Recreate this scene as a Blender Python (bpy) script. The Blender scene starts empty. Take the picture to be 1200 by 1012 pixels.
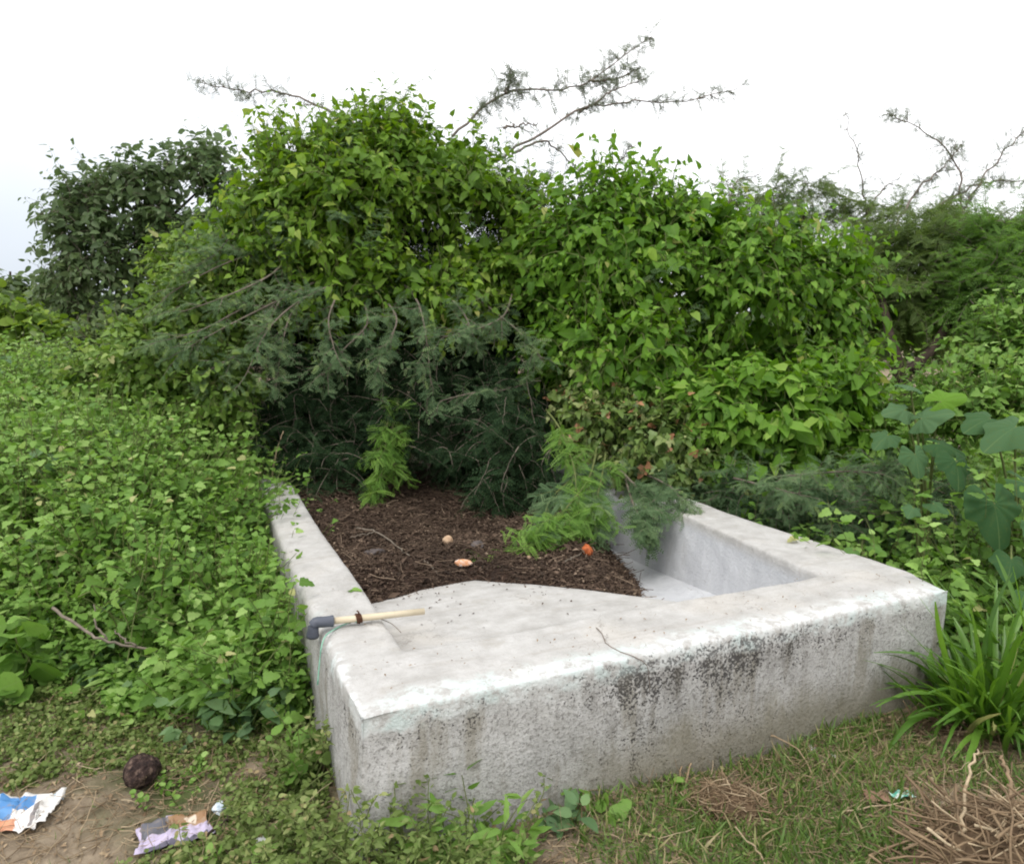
import bpy, math, random
import numpy as np
from mathutils import Vector

rng = np.random.default_rng(11)
random.seed(11)
scene = bpy.context.scene
COL = scene.collection

# ------------------------------------------------------------------ camera geometry
F, CX, CY, HC = 846.0, 600.0, 506.0, 1.6
PITCH = math.radians(8.1)
cp, sp = math.cos(PITCH), math.sin(PITCH)

def ray(px, py):
    a = (px - CX) / F; b = (CY - py) / F
    return np.array([a, cp + b * sp, b * cp - sp])
def P(px, py, depth):
    r = ray(px, py); t = depth / r[1]
    return np.array([r[0] * t, depth, HC + r[2] * t])
def Pz(px, py, z):
    r = ray(px, py); t = (z - HC) / r[2]
    return np.array([r[0] * t, r[1] * t, z])

# trough frame: corner, u along the front wall, v along the side wall
TC = np.array([-0.45, 1.95]); TA = math.atan2(0.406, 0.914)
U = np.array([math.cos(TA), math.sin(TA)]); Vv = np.array([-math.sin(TA), math.cos(TA)])
def to_uv(x, y):
    dx = x - TC[0]; dy = y - TC[1]
    return dx * U[0] + dy * U[1], dx * Vv[0] + dy * Vv[1]
def W(u, v, z):
    q = TC + U * u + Vv * v
    return np.array([q[0], q[1], z])

def sstep(a, b, x):
    t = np.clip((x - a) / (b - a), 0, 1); return t * t * (3 - 2 * t)

_k = np.random.default_rng(3).normal(size=(14, 3)); _ph = np.random.default_rng(4).uniform(0, 6.28, 14)
def wob(p, freq=1.0, seed=0):
    """cheap smooth noise, about -1..1; p (N,3)"""
    p = np.asarray(p, float) * freq
    r = np.zeros(p.shape[0])
    for i in range(7):
        j = (i + seed * 3) % 14
        r += np.sin(p @ _k[j] * (1 + 0.35 * i) + _ph[(j + seed) % 14] + seed * 1.7) / (1 + 0.25 * i)
    return r / 3.2

def gz(x, y):
    x = np.asarray(x, float); y = np.asarray(y, float)
    u, v = to_uv(x, y)
    side = sstep(0.0, 1.6, -u)
    h = 0.42 * sstep(2.6, 6.5, y) * side + .22 * sstep(2.9, 4.2, y) * sstep(.02, .5, -u)
    h = h + 0.35 * sstep(6, 12, y)
    p = np.stack([x, y, 0 * x], -1).reshape(-1, 3)
    n = (wob(p, 1.6, 1) * 0.035 + wob(p, 5.0, 2) * 0.012).reshape(x.shape)
    return h + n - 0.01

def G(px, py):
    """ground point seen at a pixel"""
    q = Pz(px, py, 0.0)
    for _ in range(12):
        q = Pz(px, py, float(gz(q[0], q[1])))
    return q

# ------------------------------------------------------------------ materials
def new_mat(name):
    m = bpy.data.materials.new(name); m.use_nodes = True
    nt = m.node_tree; nt.nodes.clear()
    out = nt.nodes.new('ShaderNodeOutputMaterial')
    return m, nt, out
def N(nt, typ, **kw):
    n = nt.nodes.new(typ)
    for k, v in kw.items():
        if k in n.inputs: n.inputs[k].default_value = v
        else: setattr(n, k, v)
    return n
def ramp(nt, fac, stops):
    r = nt.nodes.new('ShaderNodeValToRGB')
    e = r.color_ramp.elements
    while len(e) < len(stops): e.new(0.5)
    for el, (pos, c) in zip(e, stops):
        el.position = pos; el.color = (*c, 1) if len(c) == 3 else c
    nt.links.new(fac, r.inputs[0]); return r.outputs[0]
def math_n(nt, op, a, b=None, clamp=False):
    n = nt.nodes.new('ShaderNodeMath'); n.operation = op; n.use_clamp = clamp
    for i, q in enumerate((a, b)):
        if q is None: continue
        if isinstance(q, (int, float)): n.inputs[i].default_value = q
        else: nt.links.new(q, n.inputs[i])
    return n.outputs[0]
def mixc(nt, fac, a, b):
    n = nt.nodes.new('ShaderNodeMix'); n.data_type = 'RGBA'
    if isinstance(fac, (int, float)): n.inputs[0].default_value = fac
    else: nt.links.new(fac, n.inputs[0])
    for i, q in ((6, a), (7, b)):
        if isinstance(q, tuple): n.inputs[i].default_value = (*q, 1)
        else: nt.links.new(q, n.inputs[i])
    return n.outputs[2]
def noise(nt, vec, scale, detail=3, rough=0.55, out='Fac', dist=0.0):
    n = N(nt, 'ShaderNodeTexNoise', Scale=scale, Detail=detail, Roughness=rough, Distortion=dist)
    if vec is not None: nt.links.new(vec, n.inputs['Vector'])
    return n.outputs[out]
def thr(nt, val, lo, hi):
    n = nt.nodes.new('ShaderNodeMapRange'); n.interpolation_type = 'SMOOTHSTEP'
    nt.links.new(val, n.inputs[0]); n.inputs[1].default_value = lo; n.inputs[2].default_value = hi
    return n.outputs[0]

def leaf_mat(name, stops, rough=0.45, trans=0.35, spec=0.35, rib=0.0, tcol=1.5):
    m, nt, out = new_mat(name)
    at = N(nt, 'ShaderNodeAttribute', attribute_name='tone')
    c = ramp(nt, at.outputs['Fac'], stops)
    geo = N(nt, 'ShaderNodeNewGeometry')
    nz = noise(nt, geo.outputs['Position'], 60, 2)
    c = mixc(nt, math_n(nt, 'MULTIPLY', thr(nt, nz, 0.45, 0.75), 0.22), c, (0.10, 0.13, 0.03))
    if rib > 0:
        ar = N(nt, 'ShaderNodeAttribute', attribute_name='across')
        f = math_n(nt, 'MULTIPLY', math_n(nt, 'SUBTRACT', 1.0, thr(nt, ar.outputs['Fac'], 0.0, 0.10)), rib)
        c = mixc(nt, f, c, (0.22, 0.30, 0.12))
    b = N(nt, 'ShaderNodeBsdfPrincipled', Roughness=rough)
    b.inputs['Specular IOR Level'].default_value = spec
    nt.links.new(c, b.inputs['Base Color'])
    t = N(nt, 'ShaderNodeBsdfTranslucent')
    hs = N(nt, 'ShaderNodeHueSaturation', Value=tcol, Hue=0.49, Saturation=1.1)
    nt.links.new(c, hs.inputs['Color']); nt.links.new(hs.outputs[0], t.inputs[0])
    mx = N(nt, 'ShaderNodeMixShader'); mx.inputs[0].default_value = trans
    nt.links.new(b.outputs[0], mx.inputs[1]); nt.links.new(t.outputs[0], mx.inputs[2])
    nt.links.new(mx.outputs[0], out.inputs[0])
    return m

def plain_mat(name, stops, scale=12, rough=0.8, bump=0.4, spec=0.2, coord='Object', stretch=(1, 1, 1)):
    m, nt, out = new_mat(name)
    tc = N(nt, 'ShaderNodeTexCoord')
    mp = N(nt, 'ShaderNodeMapping'); mp.inputs['Scale'].default_value = stretch
    nt.links.new(tc.outputs[coord], mp.inputs[0])
    n = noise(nt, mp.outputs[0], scale, 5, 0.6)
    c = ramp(nt, n, stops)
    b = N(nt, 'ShaderNodeBsdfPrincipled', Roughness=rough); b.inputs['Specular IOR Level'].default_value = spec
    nt.links.new(c, b.inputs['Base Color'])
    if bump:
        bp = N(nt, 'ShaderNodeBump', Strength=bump, Distance=0.01)
        nt.links.new(noise(nt, mp.outputs[0], scale * 3, 4), bp.inputs['Height'])
        nt.links.new(bp.outputs[0], b.inputs['Normal'])
    nt.links.new(b.outputs[0], out.inputs[0])
    return m

def tone_mat(name, stops, rough=0.8):
    m, nt, out = new_mat(name)
    at = N(nt, 'ShaderNodeAttribute', attribute_name='tone')
    c = ramp(nt, at.outputs['Fac'], stops)
    geo = N(nt, 'ShaderNodeNewGeometry')
    c = mixc(nt, math_n(nt, 'MULTIPLY', thr(nt, noise(nt, geo.outputs['Position'], 45, 3), 0.4, 0.7), 0.35), c, (0.06, 0.045, 0.03))
    b = N(nt, 'ShaderNodeBsdfPrincipled', Roughness=rough); b.inputs['Specular IOR Level'].default_value = 0.2
    nt.links.new(c, b.inputs['Base Color']); nt.links.new(b.outputs[0], out.inputs[0])
    return m

M = {}
M['creeper'] = leaf_mat('creeper_leaf', [(0, (.036, .085, .010)), (.35, (.092, .188, .018)), (.7, (.155, .275, .030)), (.93, (.235, .37, .055)), (1, (.40, .40, .12))], 0.52, 0.38, 0.2, 0.25)
M['creeper_r'] = leaf_mat('heart_leaf', [(0, (.030, .083, .010)), (.35, (.080, .185, .018)), (.7, (.135, .275, .030)), (.94, (.21, .37, .055)), (1, (.38, .40, .12))], 0.52, 0.38, 0.2, 0.25)
M['mixed'] = leaf_mat('vine_leaf', [(0, (0.042, 0.077, 0.025)), (.4, (0.105, 0.175, 0.042)), (.75, (0.182, 0.266, 0.063)), (.95, (0.308, 0.350, 0.140)), (1, (0.462, 0.224, 0.126))], 0.45, 0.3, 0.4, 0.3)
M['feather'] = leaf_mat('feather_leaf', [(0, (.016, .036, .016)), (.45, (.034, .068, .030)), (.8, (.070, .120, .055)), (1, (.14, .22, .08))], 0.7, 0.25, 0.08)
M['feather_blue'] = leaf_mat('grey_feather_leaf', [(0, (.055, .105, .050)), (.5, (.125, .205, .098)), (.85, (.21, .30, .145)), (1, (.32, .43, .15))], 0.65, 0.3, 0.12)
M['feather_young'] = leaf_mat('young_feather_leaf', [(0, (0.072, 0.156, 0.030)), (.5, (0.156, 0.300, 0.054)), (1, (0.288, 0.456, 0.096))], 0.5, 0.4, 0.3)
M['vine_green'] = leaf_mat('vine_green_leaf', [(0, (.055, .11, .020)), (.4, (.12, .215, .036)), (.75, (.19, .30, .06)), (.96, (.28, .38, .10)), (1, (.40, .40, .17))], 0.55, 0.35, 0.25, 0.25)
M['herb'] = leaf_mat('weed_leaf', [(0, (.060, .135, .024)), (.4, (.125, .245, .042)), (.75, (.20, .35, .072)), (.96, (.32, .47, .14)), (1, (.42, .42, .18))], 0.55, 0.35, 0.25, 0.25)
M['herb_blue'] = leaf_mat('cool_weed_leaf', [(0, (0.039, 0.091, 0.039)), (.5, (0.104, 0.195, 0.078)), (1, (0.208, 0.325, 0.130))], 0.5, 0.3, 0.35, 0.2)
M['tree'] = leaf_mat('tree_leaf', [(0, (.050, .090, .030)), (.5, (.095, .150, .058)), (.85, (.15, .21, .10)), (1, (.22, .28, .15))], 0.5, 0.35, 0.25)
M['shrub_y'] = leaf_mat('light_shrub_leaf', [(0, (.05, .10, .016)), (.5, (.12, .21, .028)), (1, (.23, .32, .05))], 0.55, 0.35, 0.2)
M['shrub_d'] = leaf_mat('dark_shrub_leaf', [(0, (0.039, 0.072, 0.023)), (.5, (0.085, 0.137, 0.039)), (1, (0.169, 0.234, 0.065))], 0.5, 0.3, 0.3)
M['thorn'] = leaf_mat('thorn_leaf', [(0, (.055, .095, .025)), (.5, (.12, .185, .05)), (1, (.21, .29, .09))], 0.5, 0.35, 0.25)
M['skyleaf'] = leaf_mat('sparse_leaf', [(0, (.09, .11, .075)), (.5, (.15, .18, .12)), (1, (.23, .27, .16))], 0.55, 0.3, 0.2)
M['olive'] = leaf_mat('olive_herb_leaf', [(0, (.06, .095, .022)), (.4, (.125, .185, .045)), (.75, (.20, .26, .085)), (.9, (.30, .33, .13)), (1, (.36, .27, .15))], 0.55, 0.3, 0.2)
M['big'] = leaf_mat('broad_leaf', [(0, (.022, .060, .020)), (.5, (.045, .105, .038)), (.85, (.085, .16, .072)), (1, (.12, .24, .03))], 0.65, 0.25, 0.10, 0.3)
M['strap'] = leaf_mat('strap_leaf', [(0, (0.044, 0.106, 0.018)), (.5, (0.094, 0.206, 0.027)), (.9, (0.163, 0.312, 0.044)), (1, (0.425, 0.362, 0.175))], 0.35, 0.3, 0.45, 0.15)
M['grass'] = leaf_mat('grass_blade', [(0, (0.052, 0.098, 0.023)), (.5, (0.109, 0.190, 0.040)), (.8, (0.172, 0.265, 0.063)), (.9, (0.299, 0.287, 0.127)), (1, (0.414, 0.333, 0.196))], 0.5, 0.3, 0.3)
M['straw'] = tone_mat('dry_straw', [(0, (.13, .085, .05)), (.5, (.30, .215, .13)), (1, (.52, .42, .28))], 0.75)
M['litter'] = tone_mat('dead_leaf', [(0, (.026, .018, .013)), (.45, (.066, .043, .030)), (.82, (.13, .088, .062)), (1, (.32, .24, .17))], 0.8)
M['bark'] = plain_mat('dark_bark', [(.3, (.018, .013, .010)), (.7, (.07, .05, .038))], 14, 0.85, 0.6)
M['twig'] = plain_mat('grey_twig', [(.3, (.10, .085, .065)), (.7, (.24, .20, .16))], 20, 0.8, 0.3)
M['skytwig'] = plain_mat('brown_twig', [(.3, (.12, .10, .085)), (.7, (.24, .20, .17))], 20, 0.8, 0.3)
M['stem'] = plain_mat('green_stem', [(.3, (.08, .11, .03)), (.7, (.17, .19, .07))], 20, 0.6, 0.1)

# ------------------------------------------------------------------ mesh builder
def unit(a):
    a = np.asarray(a, float)
    return a / np.maximum(np.linalg.norm(a, axis=-1, keepdims=True), 1e-9)

def frames(d, n, size):
    """matrices whose columns are side, length direction and normal, scaled; d, n (N,3), size (N,) or (N,3)"""
    y = unit(d)
    z = n - np.sum(n * y, -1, keepdims=True) * y
    bad = np.linalg.norm(z, axis=-1) < 1e-3
    if bad.any(): z[bad] = np.cross(y[bad], [1, .3, .2])
    z = unit(z); x = np.cross(y, z)
    size = np.asarray(size, float)
    if size.ndim == 1: size = np.repeat(size[:, None], 3, 1)
    Mx = np.stack([x * size[:, :1], y * size[:, 1:2], z * size[:, 2:3]], -1)
    return Mx

class MB:
    def __init__(s): s.v = []; s.li = []; s.lt = []; s.tone = []; s.ac = []; s.mi = []; s.n = 0
    def raw(s, v, li, lt, tone, ac=None, mi=0):
        v = np.asarray(v, float).reshape(-1, 3)
        s.v.append(v); s.li.append(np.asarray(li) + s.n); s.lt.append(np.asarray(lt))
        s.tone.append(np.broadcast_to(np.asarray(tone, float), (len(v),)))
        s.ac.append(np.zeros(len(v)) + 1 if ac is None else ac)
        s.mi.append(np.full(len(lt), mi)); s.n += len(v)
    def add(s, tmpl, Mx, pos, tone, mi=0):
        T, F_, A = tmpl
        if len(pos) == 0: return
        k = len(T); n = len(pos)
        v = np.einsum('nij,kj->nki', Mx, T) + pos[:, None, :]
        fl = np.concatenate([np.asarray(f) for f in F_]); ft = np.array([len(f) for f in F_])
        li = (fl[None] + (np.arange(n) * k)[:, None]).ravel()
        s.raw(v.reshape(-1, 3), li, np.tile(ft, n), np.repeat(tone, k), np.tile(A, n), mi)
    def tubes(s, pts, rad, sides=5, tone=0.5, mi=0, cap=True):
        pts = np.asarray(pts, float)
        if pts.ndim == 2: pts = pts[None]
        S, K, _ = pts.shape
        rad = np.broadcast_to(np.asarray(rad, float), (S, K))
        t = unit(np.gradient(pts, axis=1))
        ref = np.where(np.abs(t[..., 2:3]) > .9, np.array([1., 0, 0]), np.array([0, 0, 1.]))
        a = unit(np.cross(t, ref)); b = np.cross(t, a)
        th = np.arange(sides) / sides * 2 * math.pi
        ring = pts[:, :, None] + rad[:, :, None, None] * (a[:, :, None] * np.cos(th)[:, None] + b[:, :, None] * np.sin(th)[:, None])
        i = np.arange(K - 1)[:, None] * sides; j = np.arange(sides)[None]; j2 = (j + 1) % sides
        q = np.stack([i + j, i + j2, i + sides + j2, i + sides + j], -1).reshape(-1)
        li = (q[None] + (np.arange(S) * K * sides)[:, None]).ravel()
        lt = np.full(S * (K - 1) * sides, 4)
        if cap:
            c1 = np.arange(sides)[::-1]; c2 = (K - 1) * sides + np.arange(sides)
            cc = np.concatenate([c1, c2])
            li = np.concatenate([li, (cc[None] + (np.arange(S) * K * sides)[:, None]).ravel()])
            lt = np.concatenate([lt, np.full(2 * S, sides)])
        tn = np.repeat(np.broadcast_to(np.asarray(tone, float), (S,)), K * sides)
        s.raw(ring.reshape(-1, 3), li, lt, tn, None, mi)
    def build(s, name, mats, parent=None, smooth=True, loc=None):
        me = bpy.data.meshes.new(name)
        v = np.concatenate(s.v); li = np.concatenate(s.li); lt = np.concatenate(s.lt)
        if loc is not None: v = v - np.asarray(loc)
        me.vertices.add(len(v)); me.vertices.foreach_set('co', v.astype(np.float32).ravel())
        me.loops.add(len(li)); me.loops.foreach_set('vertex_index', li.astype(np.int32))
        me.polygons.add(len(lt))
        ls = np.concatenate([[0], np.cumsum(lt)[:-1]])
        me.polygons.foreach_set('loop_start', ls.astype(np.int32))
        if not isinstance(mats, (list, tuple)): mats = [mats]
        for m in mats: me.materials.append(m)
        me.polygons.foreach_set('material_index', np.concatenate(s.mi).astype(np.int32))
        me.polygons.foreach_set('use_smooth', np.full(len(lt), smooth))
        a = me.attributes.new('tone', 'FLOAT', 'POINT'); a.data.foreach_set('value', np.concatenate(s.tone).astype(np.float32))
        a = me.attributes.new('across', 'FLOAT', 'POINT'); a.data.foreach_set('value', np.concatenate(s.ac).astype(np.float32))
        me.update(calc_edges=True); me.validate()
        o = bpy.data.objects.new(name, me); COL.objects.link(o)
        if parent is not None: o.parent = parent
        if loc is not None and parent is None: o.location = loc
        return o

def thing(name, label, cat, loc=(0, 0, 0), group=None, rz=0.0):
    o = bpy.data.objects.new(name, None); COL.objects.link(o)
    o.location = loc; o.rotation_euler = (0, 0, rz); o.empty_display_size = 0.1
    o['label'] = label; o['category'] = cat
    if group: o['group'] = group
    return o
def tag(o, label, cat, group=None, kind=None):
    o['label'] = label; o['category'] = cat
    if group: o['group'] = group
    if kind: o['kind'] = kind
    return o

# ------------------------------------------------------------------ leaf templates (x across, y along, z normal; length 1)
def leaf_t(ys, ws, fold=0.10, bend=0.20, shift=None, wave=0.0):
    T = []; A = []; F_ = []
    n = len(ys)
    def zc(y): return -bend * y * y
    C = []; L = []; R = []
    for i in range(n):
        C.append(len(T)); T.append((0, ys[i], zc(ys[i]))); A.append(0.)
        if ws[i] > 0:
            sh = shift[i] if shift else 0
            z = zc(ys[i]) + fold * ws[i] * 2 + wave * (1 if i % 2 else -1)
            L.append(len(T)); T.append((-ws[i], ys[i] + sh, z)); A.append(1.)
            R.append(len(T)); T.append((ws[i], ys[i] + sh, z)); A.append(1.)
        else: L.append(None); R.append(None)
    for i in range(n - 1):
        for S, rev in ((L, 0), (R, 1)):
            f = [C[i], C[i + 1]]
            if S[i + 1] is not None: f.append(S[i + 1])
            if S[i] is not None: f.append(S[i])
            if len(f) >= 3: F_.append(f[::-1] if rev == 0 else f)
    return np.array(T, float), F_, np.array(A)
T_HEART = leaf_t([0, .14, .36, .66, 1], [0, .26, .31, .18, 0], .10, .25, [0, -.17, -.03, 0, 0])
T_OVATE = leaf_t([0, .15, .42, .72, 1], [0, .20, .27, .18, 0], .12, .22)
T_ROUND = leaf_t([0, .18, .5, .82, 1], [0, .33, .42, .30, 0], .08, .15, [0, -.06, 0, 0, 0])
T_LANCE = leaf_t([0, .3, .7, 1], [0, .13, .11, 0], .12, .3)
T_IVY = leaf_t([0, .12, .30, .42, .66, 1], [0, .36, .44, .24, .22, 0], .10, .2, [0, -.12, .04, -.02, .0, 0])
T_TOOTH = leaf_t([0, .10, .22, .34, .46, .60, .74, 1], [0, .30, .40, .30, .36, .22, .22, 0], .10, .28, [0, -.10, .03, -.02, .04, -.02, .04, 0], .012)
T_BIT = leaf_t([0, .5, 1], [0, .22, 0], .3, .3)

def feather_t(pairs=10, ll=.17, lw=.055, ang=62, droop=.18, rs=.012):
    T = []; F_ = []
    ca, sa = math.cos(math.radians(ang)), math.sin(math.radians(ang))
    T += [(-rs, 0, 0), (rs, 0, 0), (rs * .4, 1, -droop), (-rs * .4, 1, -droop)]; F_.append([0, 1, 2, 3])
    for i in range(pairs):
        y = .10 + .88 * i / (pairs - 1); z = -droop * y * y
        l = ll * (1 - .35 * abs(y - .45) / .55)
        for s in (-1, 1):
            b = len(T)
            dx, dy = s * sa, ca
            nx, ny = -dy * 1, dx
            zz = z - .05 * l
            T.append((0, y, z)); T.append((dx * l * .5 + nx * lw * .5, y + dy * l * .5 + ny * lw * .5, z + .02))
            T.append((dx * l, y + dy * l, zz - .02)); T.append((dx * l * .5 - nx * lw * .5, y + dy * l * .5 - ny * lw * .5, z + .02))
            F_.append([b, b + 1, b + 2, b + 3])
    return np.array(T, float), F_, np.ones(len(T))
T_FEATH = feather_t()
T_FEATH_L = feather_t(12, .17, .058, 60, .28, .01)
T_FEATH_S = feather_t(6, .26, .09, 60, .15, .015)

def blade_t(n=4, w=.03, bend=.5):
    T = []; F_ = []; A = []
    for i in range(n + 1):
        y = i / n; ww = w * (1 - y ** 1.6) * (0.7 + .6 * min(y * 4, 1) * .5)
        x = 0
        yy = math.sin(y * bend * 1.5) / max(bend * 1.5, .01); zz = -(1 - math.cos(y * bend * 1.5)) / max(bend * 1.5, .01)
        if i < n:
            T += [(-ww, yy, zz), (ww, yy, zz)]; A += [1, 1]
        else:
            T += [(0, yy, zz)]; A += [0]
    for i in range(n - 1): F_.append([2 * i, 2 * i + 1, 2 * i + 3, 2 * i + 2])
    F_.append([2 * n - 2, 2 * n - 1, 2 * n])
    return np.array(T, float), F_, np.array(A, float)
T_GRASS = blade_t(3, .035, .7)

# ------------------------------------------------------------------ growth helpers
UP = np.array([0, 0, 1.])
def shoots(p, d, L, K, grav=.1, wander=.15, r=rng):
    S = len(p); pts = np.zeros((S, K + 1, 3)); dirs = np.zeros((S, K + 1, 3))
    d = unit(d); pts[:, 0] = p; dirs[:, 0] = d
    st = (np.broadcast_to(np.asarray(L, float), (S,)) / K)[:, None]
    for k in range(K):
        d = unit(d + r.normal(size=(S, 3)) * wander - UP * np.broadcast_to(np.asarray(grav, float), (S,))[:, None])
        pts[:, k + 1] = pts[:, k] + d * st; dirs[:, k + 1] = d
    return pts, dirs

def lobe(px, py, depth, rx, ry, rd=None):
    c = P(px, py, depth); s = depth / F
    rd = rd if rd is not None else (rx + ry) * .5 * s
    return (c, np.array([rx * s, rd, ry * s]))

def sample_lobes(lobes, n, rough=.12, inner=None, r=rng, back=-.45, freq=2.2):
    """points and outward normals on the skin of the union of the lobes"""
    areas = np.array([l[1][0] * l[1][2] + l[1][0] * l[1][1] + l[1][1] * l[1][2] for l in lobes])
    out_p = []; out_n = []; got = 0
    while got < n:
        m = max(200, (n - got) * 3)
        idx = r.choice(len(lobes), m, p=areas / areas.sum())
        g = unit(r.normal(size=(m, 3)))
        C = np.array([l[0] for l in lobes])[idx]; R = np.array([l[1] for l in lobes])[idx]
        p = C + g * R
        nn = unit(g / R)
        sc = 1 + rough * wob(p, freq, 2) + rough * .6 * wob(p, freq * 2.7, 1)
        if inner is not None: sc = sc * r.uniform(inner[0], inner[1], m)
        p = C + g * R * sc[:, None]
        keep = np.ones(m, bool)
        if inner is None:
            for ci, ri in lobes:
                q = (p - ci) / ri
                keep &= (np.sum(q * q, -1) > .80)
            cam = unit(np.array([0, 0, HC]) - p)
            keep &= (np.sum(nn * cam, -1) > back)
        keep &= p[:, 2] > gz(p[:, 0], p[:, 1]) + .02
        out_p.append(p[keep]); out_n.append(nn[keep]); got += keep.sum()
    return np.concatenate(out_p)[:n], np.concatenate(out_n)[:n]

def tones(n, lo=.1, hi=.95, base=None, r=rng):
    t = np.clip(r.normal(.5, .22, n), 0, 1)
    t = lo + (hi - lo) * t
    if base is not None: t = t + base
    return np.clip(t, 0, .95)

def leafy(mb, lobes, n_shoot, size, tmpl, K=9, L=(.25, .5), up=.5, grav=.18, out=.6, hang=.7, fill=0, lo=.1, hi=.92, rough=.12,
          stem_mb=None, spread=.5, fillsize=None, mi=0, odd=.006, back=-.45, r=rng, stem_r=.004, freq=2.2, sink=.28, hollows=(), crest=1.0):
    p, n = sample_lobes(lobes, n_shoot, rough, r=r, back=back, freq=freq)
    for h in hollows:
        c = P(*h[:3]); k = np.sum(((p - c) / np.array([h[3], h[3] * 1.5, h[4]]) / h[2] * F) ** 2, -1) > 1; k |= r.random(len(p)) < .12
        p, n = p[k], n[k]
    n_shoot = len(p)
    topf = sstep(.35, .8, n[:, 2]) * crest
    lush = wob(p, 2.6, 5)
    d = n * (out * (1 - .5 * topf))[:, None] + UP * (up + .7 * topf)[:, None] + r.normal(size=p.shape) * spread * (1 - .45 * topf)[:, None]
    Ls = r.uniform(*L, n_shoot) * (1 - .12 * topf) * (1 + .35 * lush)
    p = p - n * r.uniform(0, sink, n_shoot)[:, None]
    pts, dirs = shoots(p - unit(d) * (Ls * .45)[:, None], d, Ls, K, grav * (1 - .85 * topf) * r.uniform(.4, 1.6, n_shoot), .13, r)
    if stem_mb is not None:
        stem_mb.tubes(pts, np.linspace(1, .4, K + 1)[None] * stem_r, 3, cap=False)
    base_t = wob(p, 1.1, 3) * .14 + r.normal(size=n_shoot) * .09
    k = np.arange(1, K + 1)
    pos = pts[:, k].reshape(-1, 3); dr = dirs[:, k].reshape(-1, 3)
    nn = np.repeat(n, K, 0); bt = np.repeat(base_t, K) + np.tile((k / K - .5) * .20, n_shoot)
    m = len(pos)
    side = unit(np.cross(dr, UP + r.normal(size=(m, 3)) * .4)) * np.where(np.arange(m) % 2, 1, -1)[:, None]
    ld = side * .8 + dr * .5 - UP * hang + nn * .25 + r.normal(size=(m, 3)) * .40
    nm = nn * .6 + UP * .5 + r.normal(size=(m, 3)) * .48
    sz = size * np.clip(r.normal(1, .34, m), .3, 1.9) * np.tile(1.06 - .38 * (k / K) ** 3, n_shoot)
    tn = tones(m, lo, hi, bt, r)
    tn[r.random(m) < odd] = 1.0
    mb.add(tmpl, frames(ld, nm, sz), pos + unit(ld) * (sz * .25)[:, None] + r.normal(size=(m, 3)) * .012, tn, mi)
    if fill:
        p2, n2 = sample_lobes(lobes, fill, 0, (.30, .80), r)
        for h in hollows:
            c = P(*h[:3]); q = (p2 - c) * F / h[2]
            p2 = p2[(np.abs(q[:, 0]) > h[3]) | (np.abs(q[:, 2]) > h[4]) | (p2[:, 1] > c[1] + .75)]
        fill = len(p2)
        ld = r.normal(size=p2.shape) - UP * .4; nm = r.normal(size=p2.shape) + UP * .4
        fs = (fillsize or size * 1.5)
        mb.add(tmpl, frames(ld, nm, fs * r.uniform(.7, 1.3, fill)), p2, tones(fill, lo, .6, None, r), mi)  # inner leaves capped at darker tones, shade painted towards the centre

def feathery(mb, p, d, L, K, plen, tmpl, grav=.2, wander=.12, pairs=2, lo=.1, hi=.9, stem_mb=None, base=None, r=rng, tilt=.2, stem_r=.004, start=1):
    pts, dirs = shoots(p, d, L, K, grav, wander, r)
    S = len(p)
    if stem_mb is not None: stem_mb.tubes(pts, np.linspace(1, .35, K + 1)[None] * stem_r, 4, cap=False)
    k = np.arange(start, K + 1); kk = len(k)
    for q in range(pairs):
        for s in (-1, 1):
            pos = pts[:, k].reshape(-1, 3); dr = dirs[:, k].reshape(-1, 3); m = len(pos)
            side = unit(np.cross(dr, UP + r.normal(size=(m, 3)) * .35)) * s
            ld = side * (.9 - .25 * q) + dr * (.35 + .5 * q) - UP * tilt + r.normal(size=(m, 3)) * .25
            nm = UP * .9 + r.normal(size=(m, 3)) * .4 - np.array([0, .35, 0])
            sz = plen * np.clip(r.normal(1, .18, m), .5, 1.5) * np.tile(1.05 - .4 * (k / K) ** 3, S)
            b = 0 if base is None else np.repeat(np.broadcast_to(base, (S,)), kk)
            mb.add(tmpl, frames(ld, nm, sz), pos, tones(m, lo, hi, b + np.tile((k / K - .5) * .25, S), r))
    return pts, dirs

def polyline(pts, n):
    pts = np.asarray(pts, float)
    t = np.linspace(0, len(pts) - 1, n); i = np.minimum(t.astype(int), len(pts) - 2); f = t - i
    p0 = pts[np.maximum(i - 1, 0)]; p1 = pts[i]; p2 = pts[i + 1]; p3 = pts[np.minimum(i + 2, len(pts) - 1)]
    f = f[:, None]
    return .5 * (2 * p1 + (p2 - p0) * f + (2 * p0 - 5 * p1 + 4 * p2 - p3) * f ** 2 + (3 * p1 - p0 - 3 * p2 + p3) * f ** 3)

def grid_mesh(name, xs, ys, zf, mat, parent=None, mask=None):
    X, Y = np.meshgrid(xs, ys); Z = zf(X, Y)
    mb = MB(); nx = len(xs); ny = len(ys)
    i = np.arange(ny - 1)[:, None] * nx + np.arange(nx - 1)[None]
    q = np.stack([i, i + 1, i + nx + 1, i + nx], -1).reshape(-1, 4)
    if mask is not None:
        mk = mask(X, Y)[:-1, :-1].ravel(); q = q[mk]
    mb.raw(np.stack([X, Y, Z], -1).reshape(-1, 3), q.ravel(), np.full(len(q), 4), .5)
    return mb.build(name, mat, parent)

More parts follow.
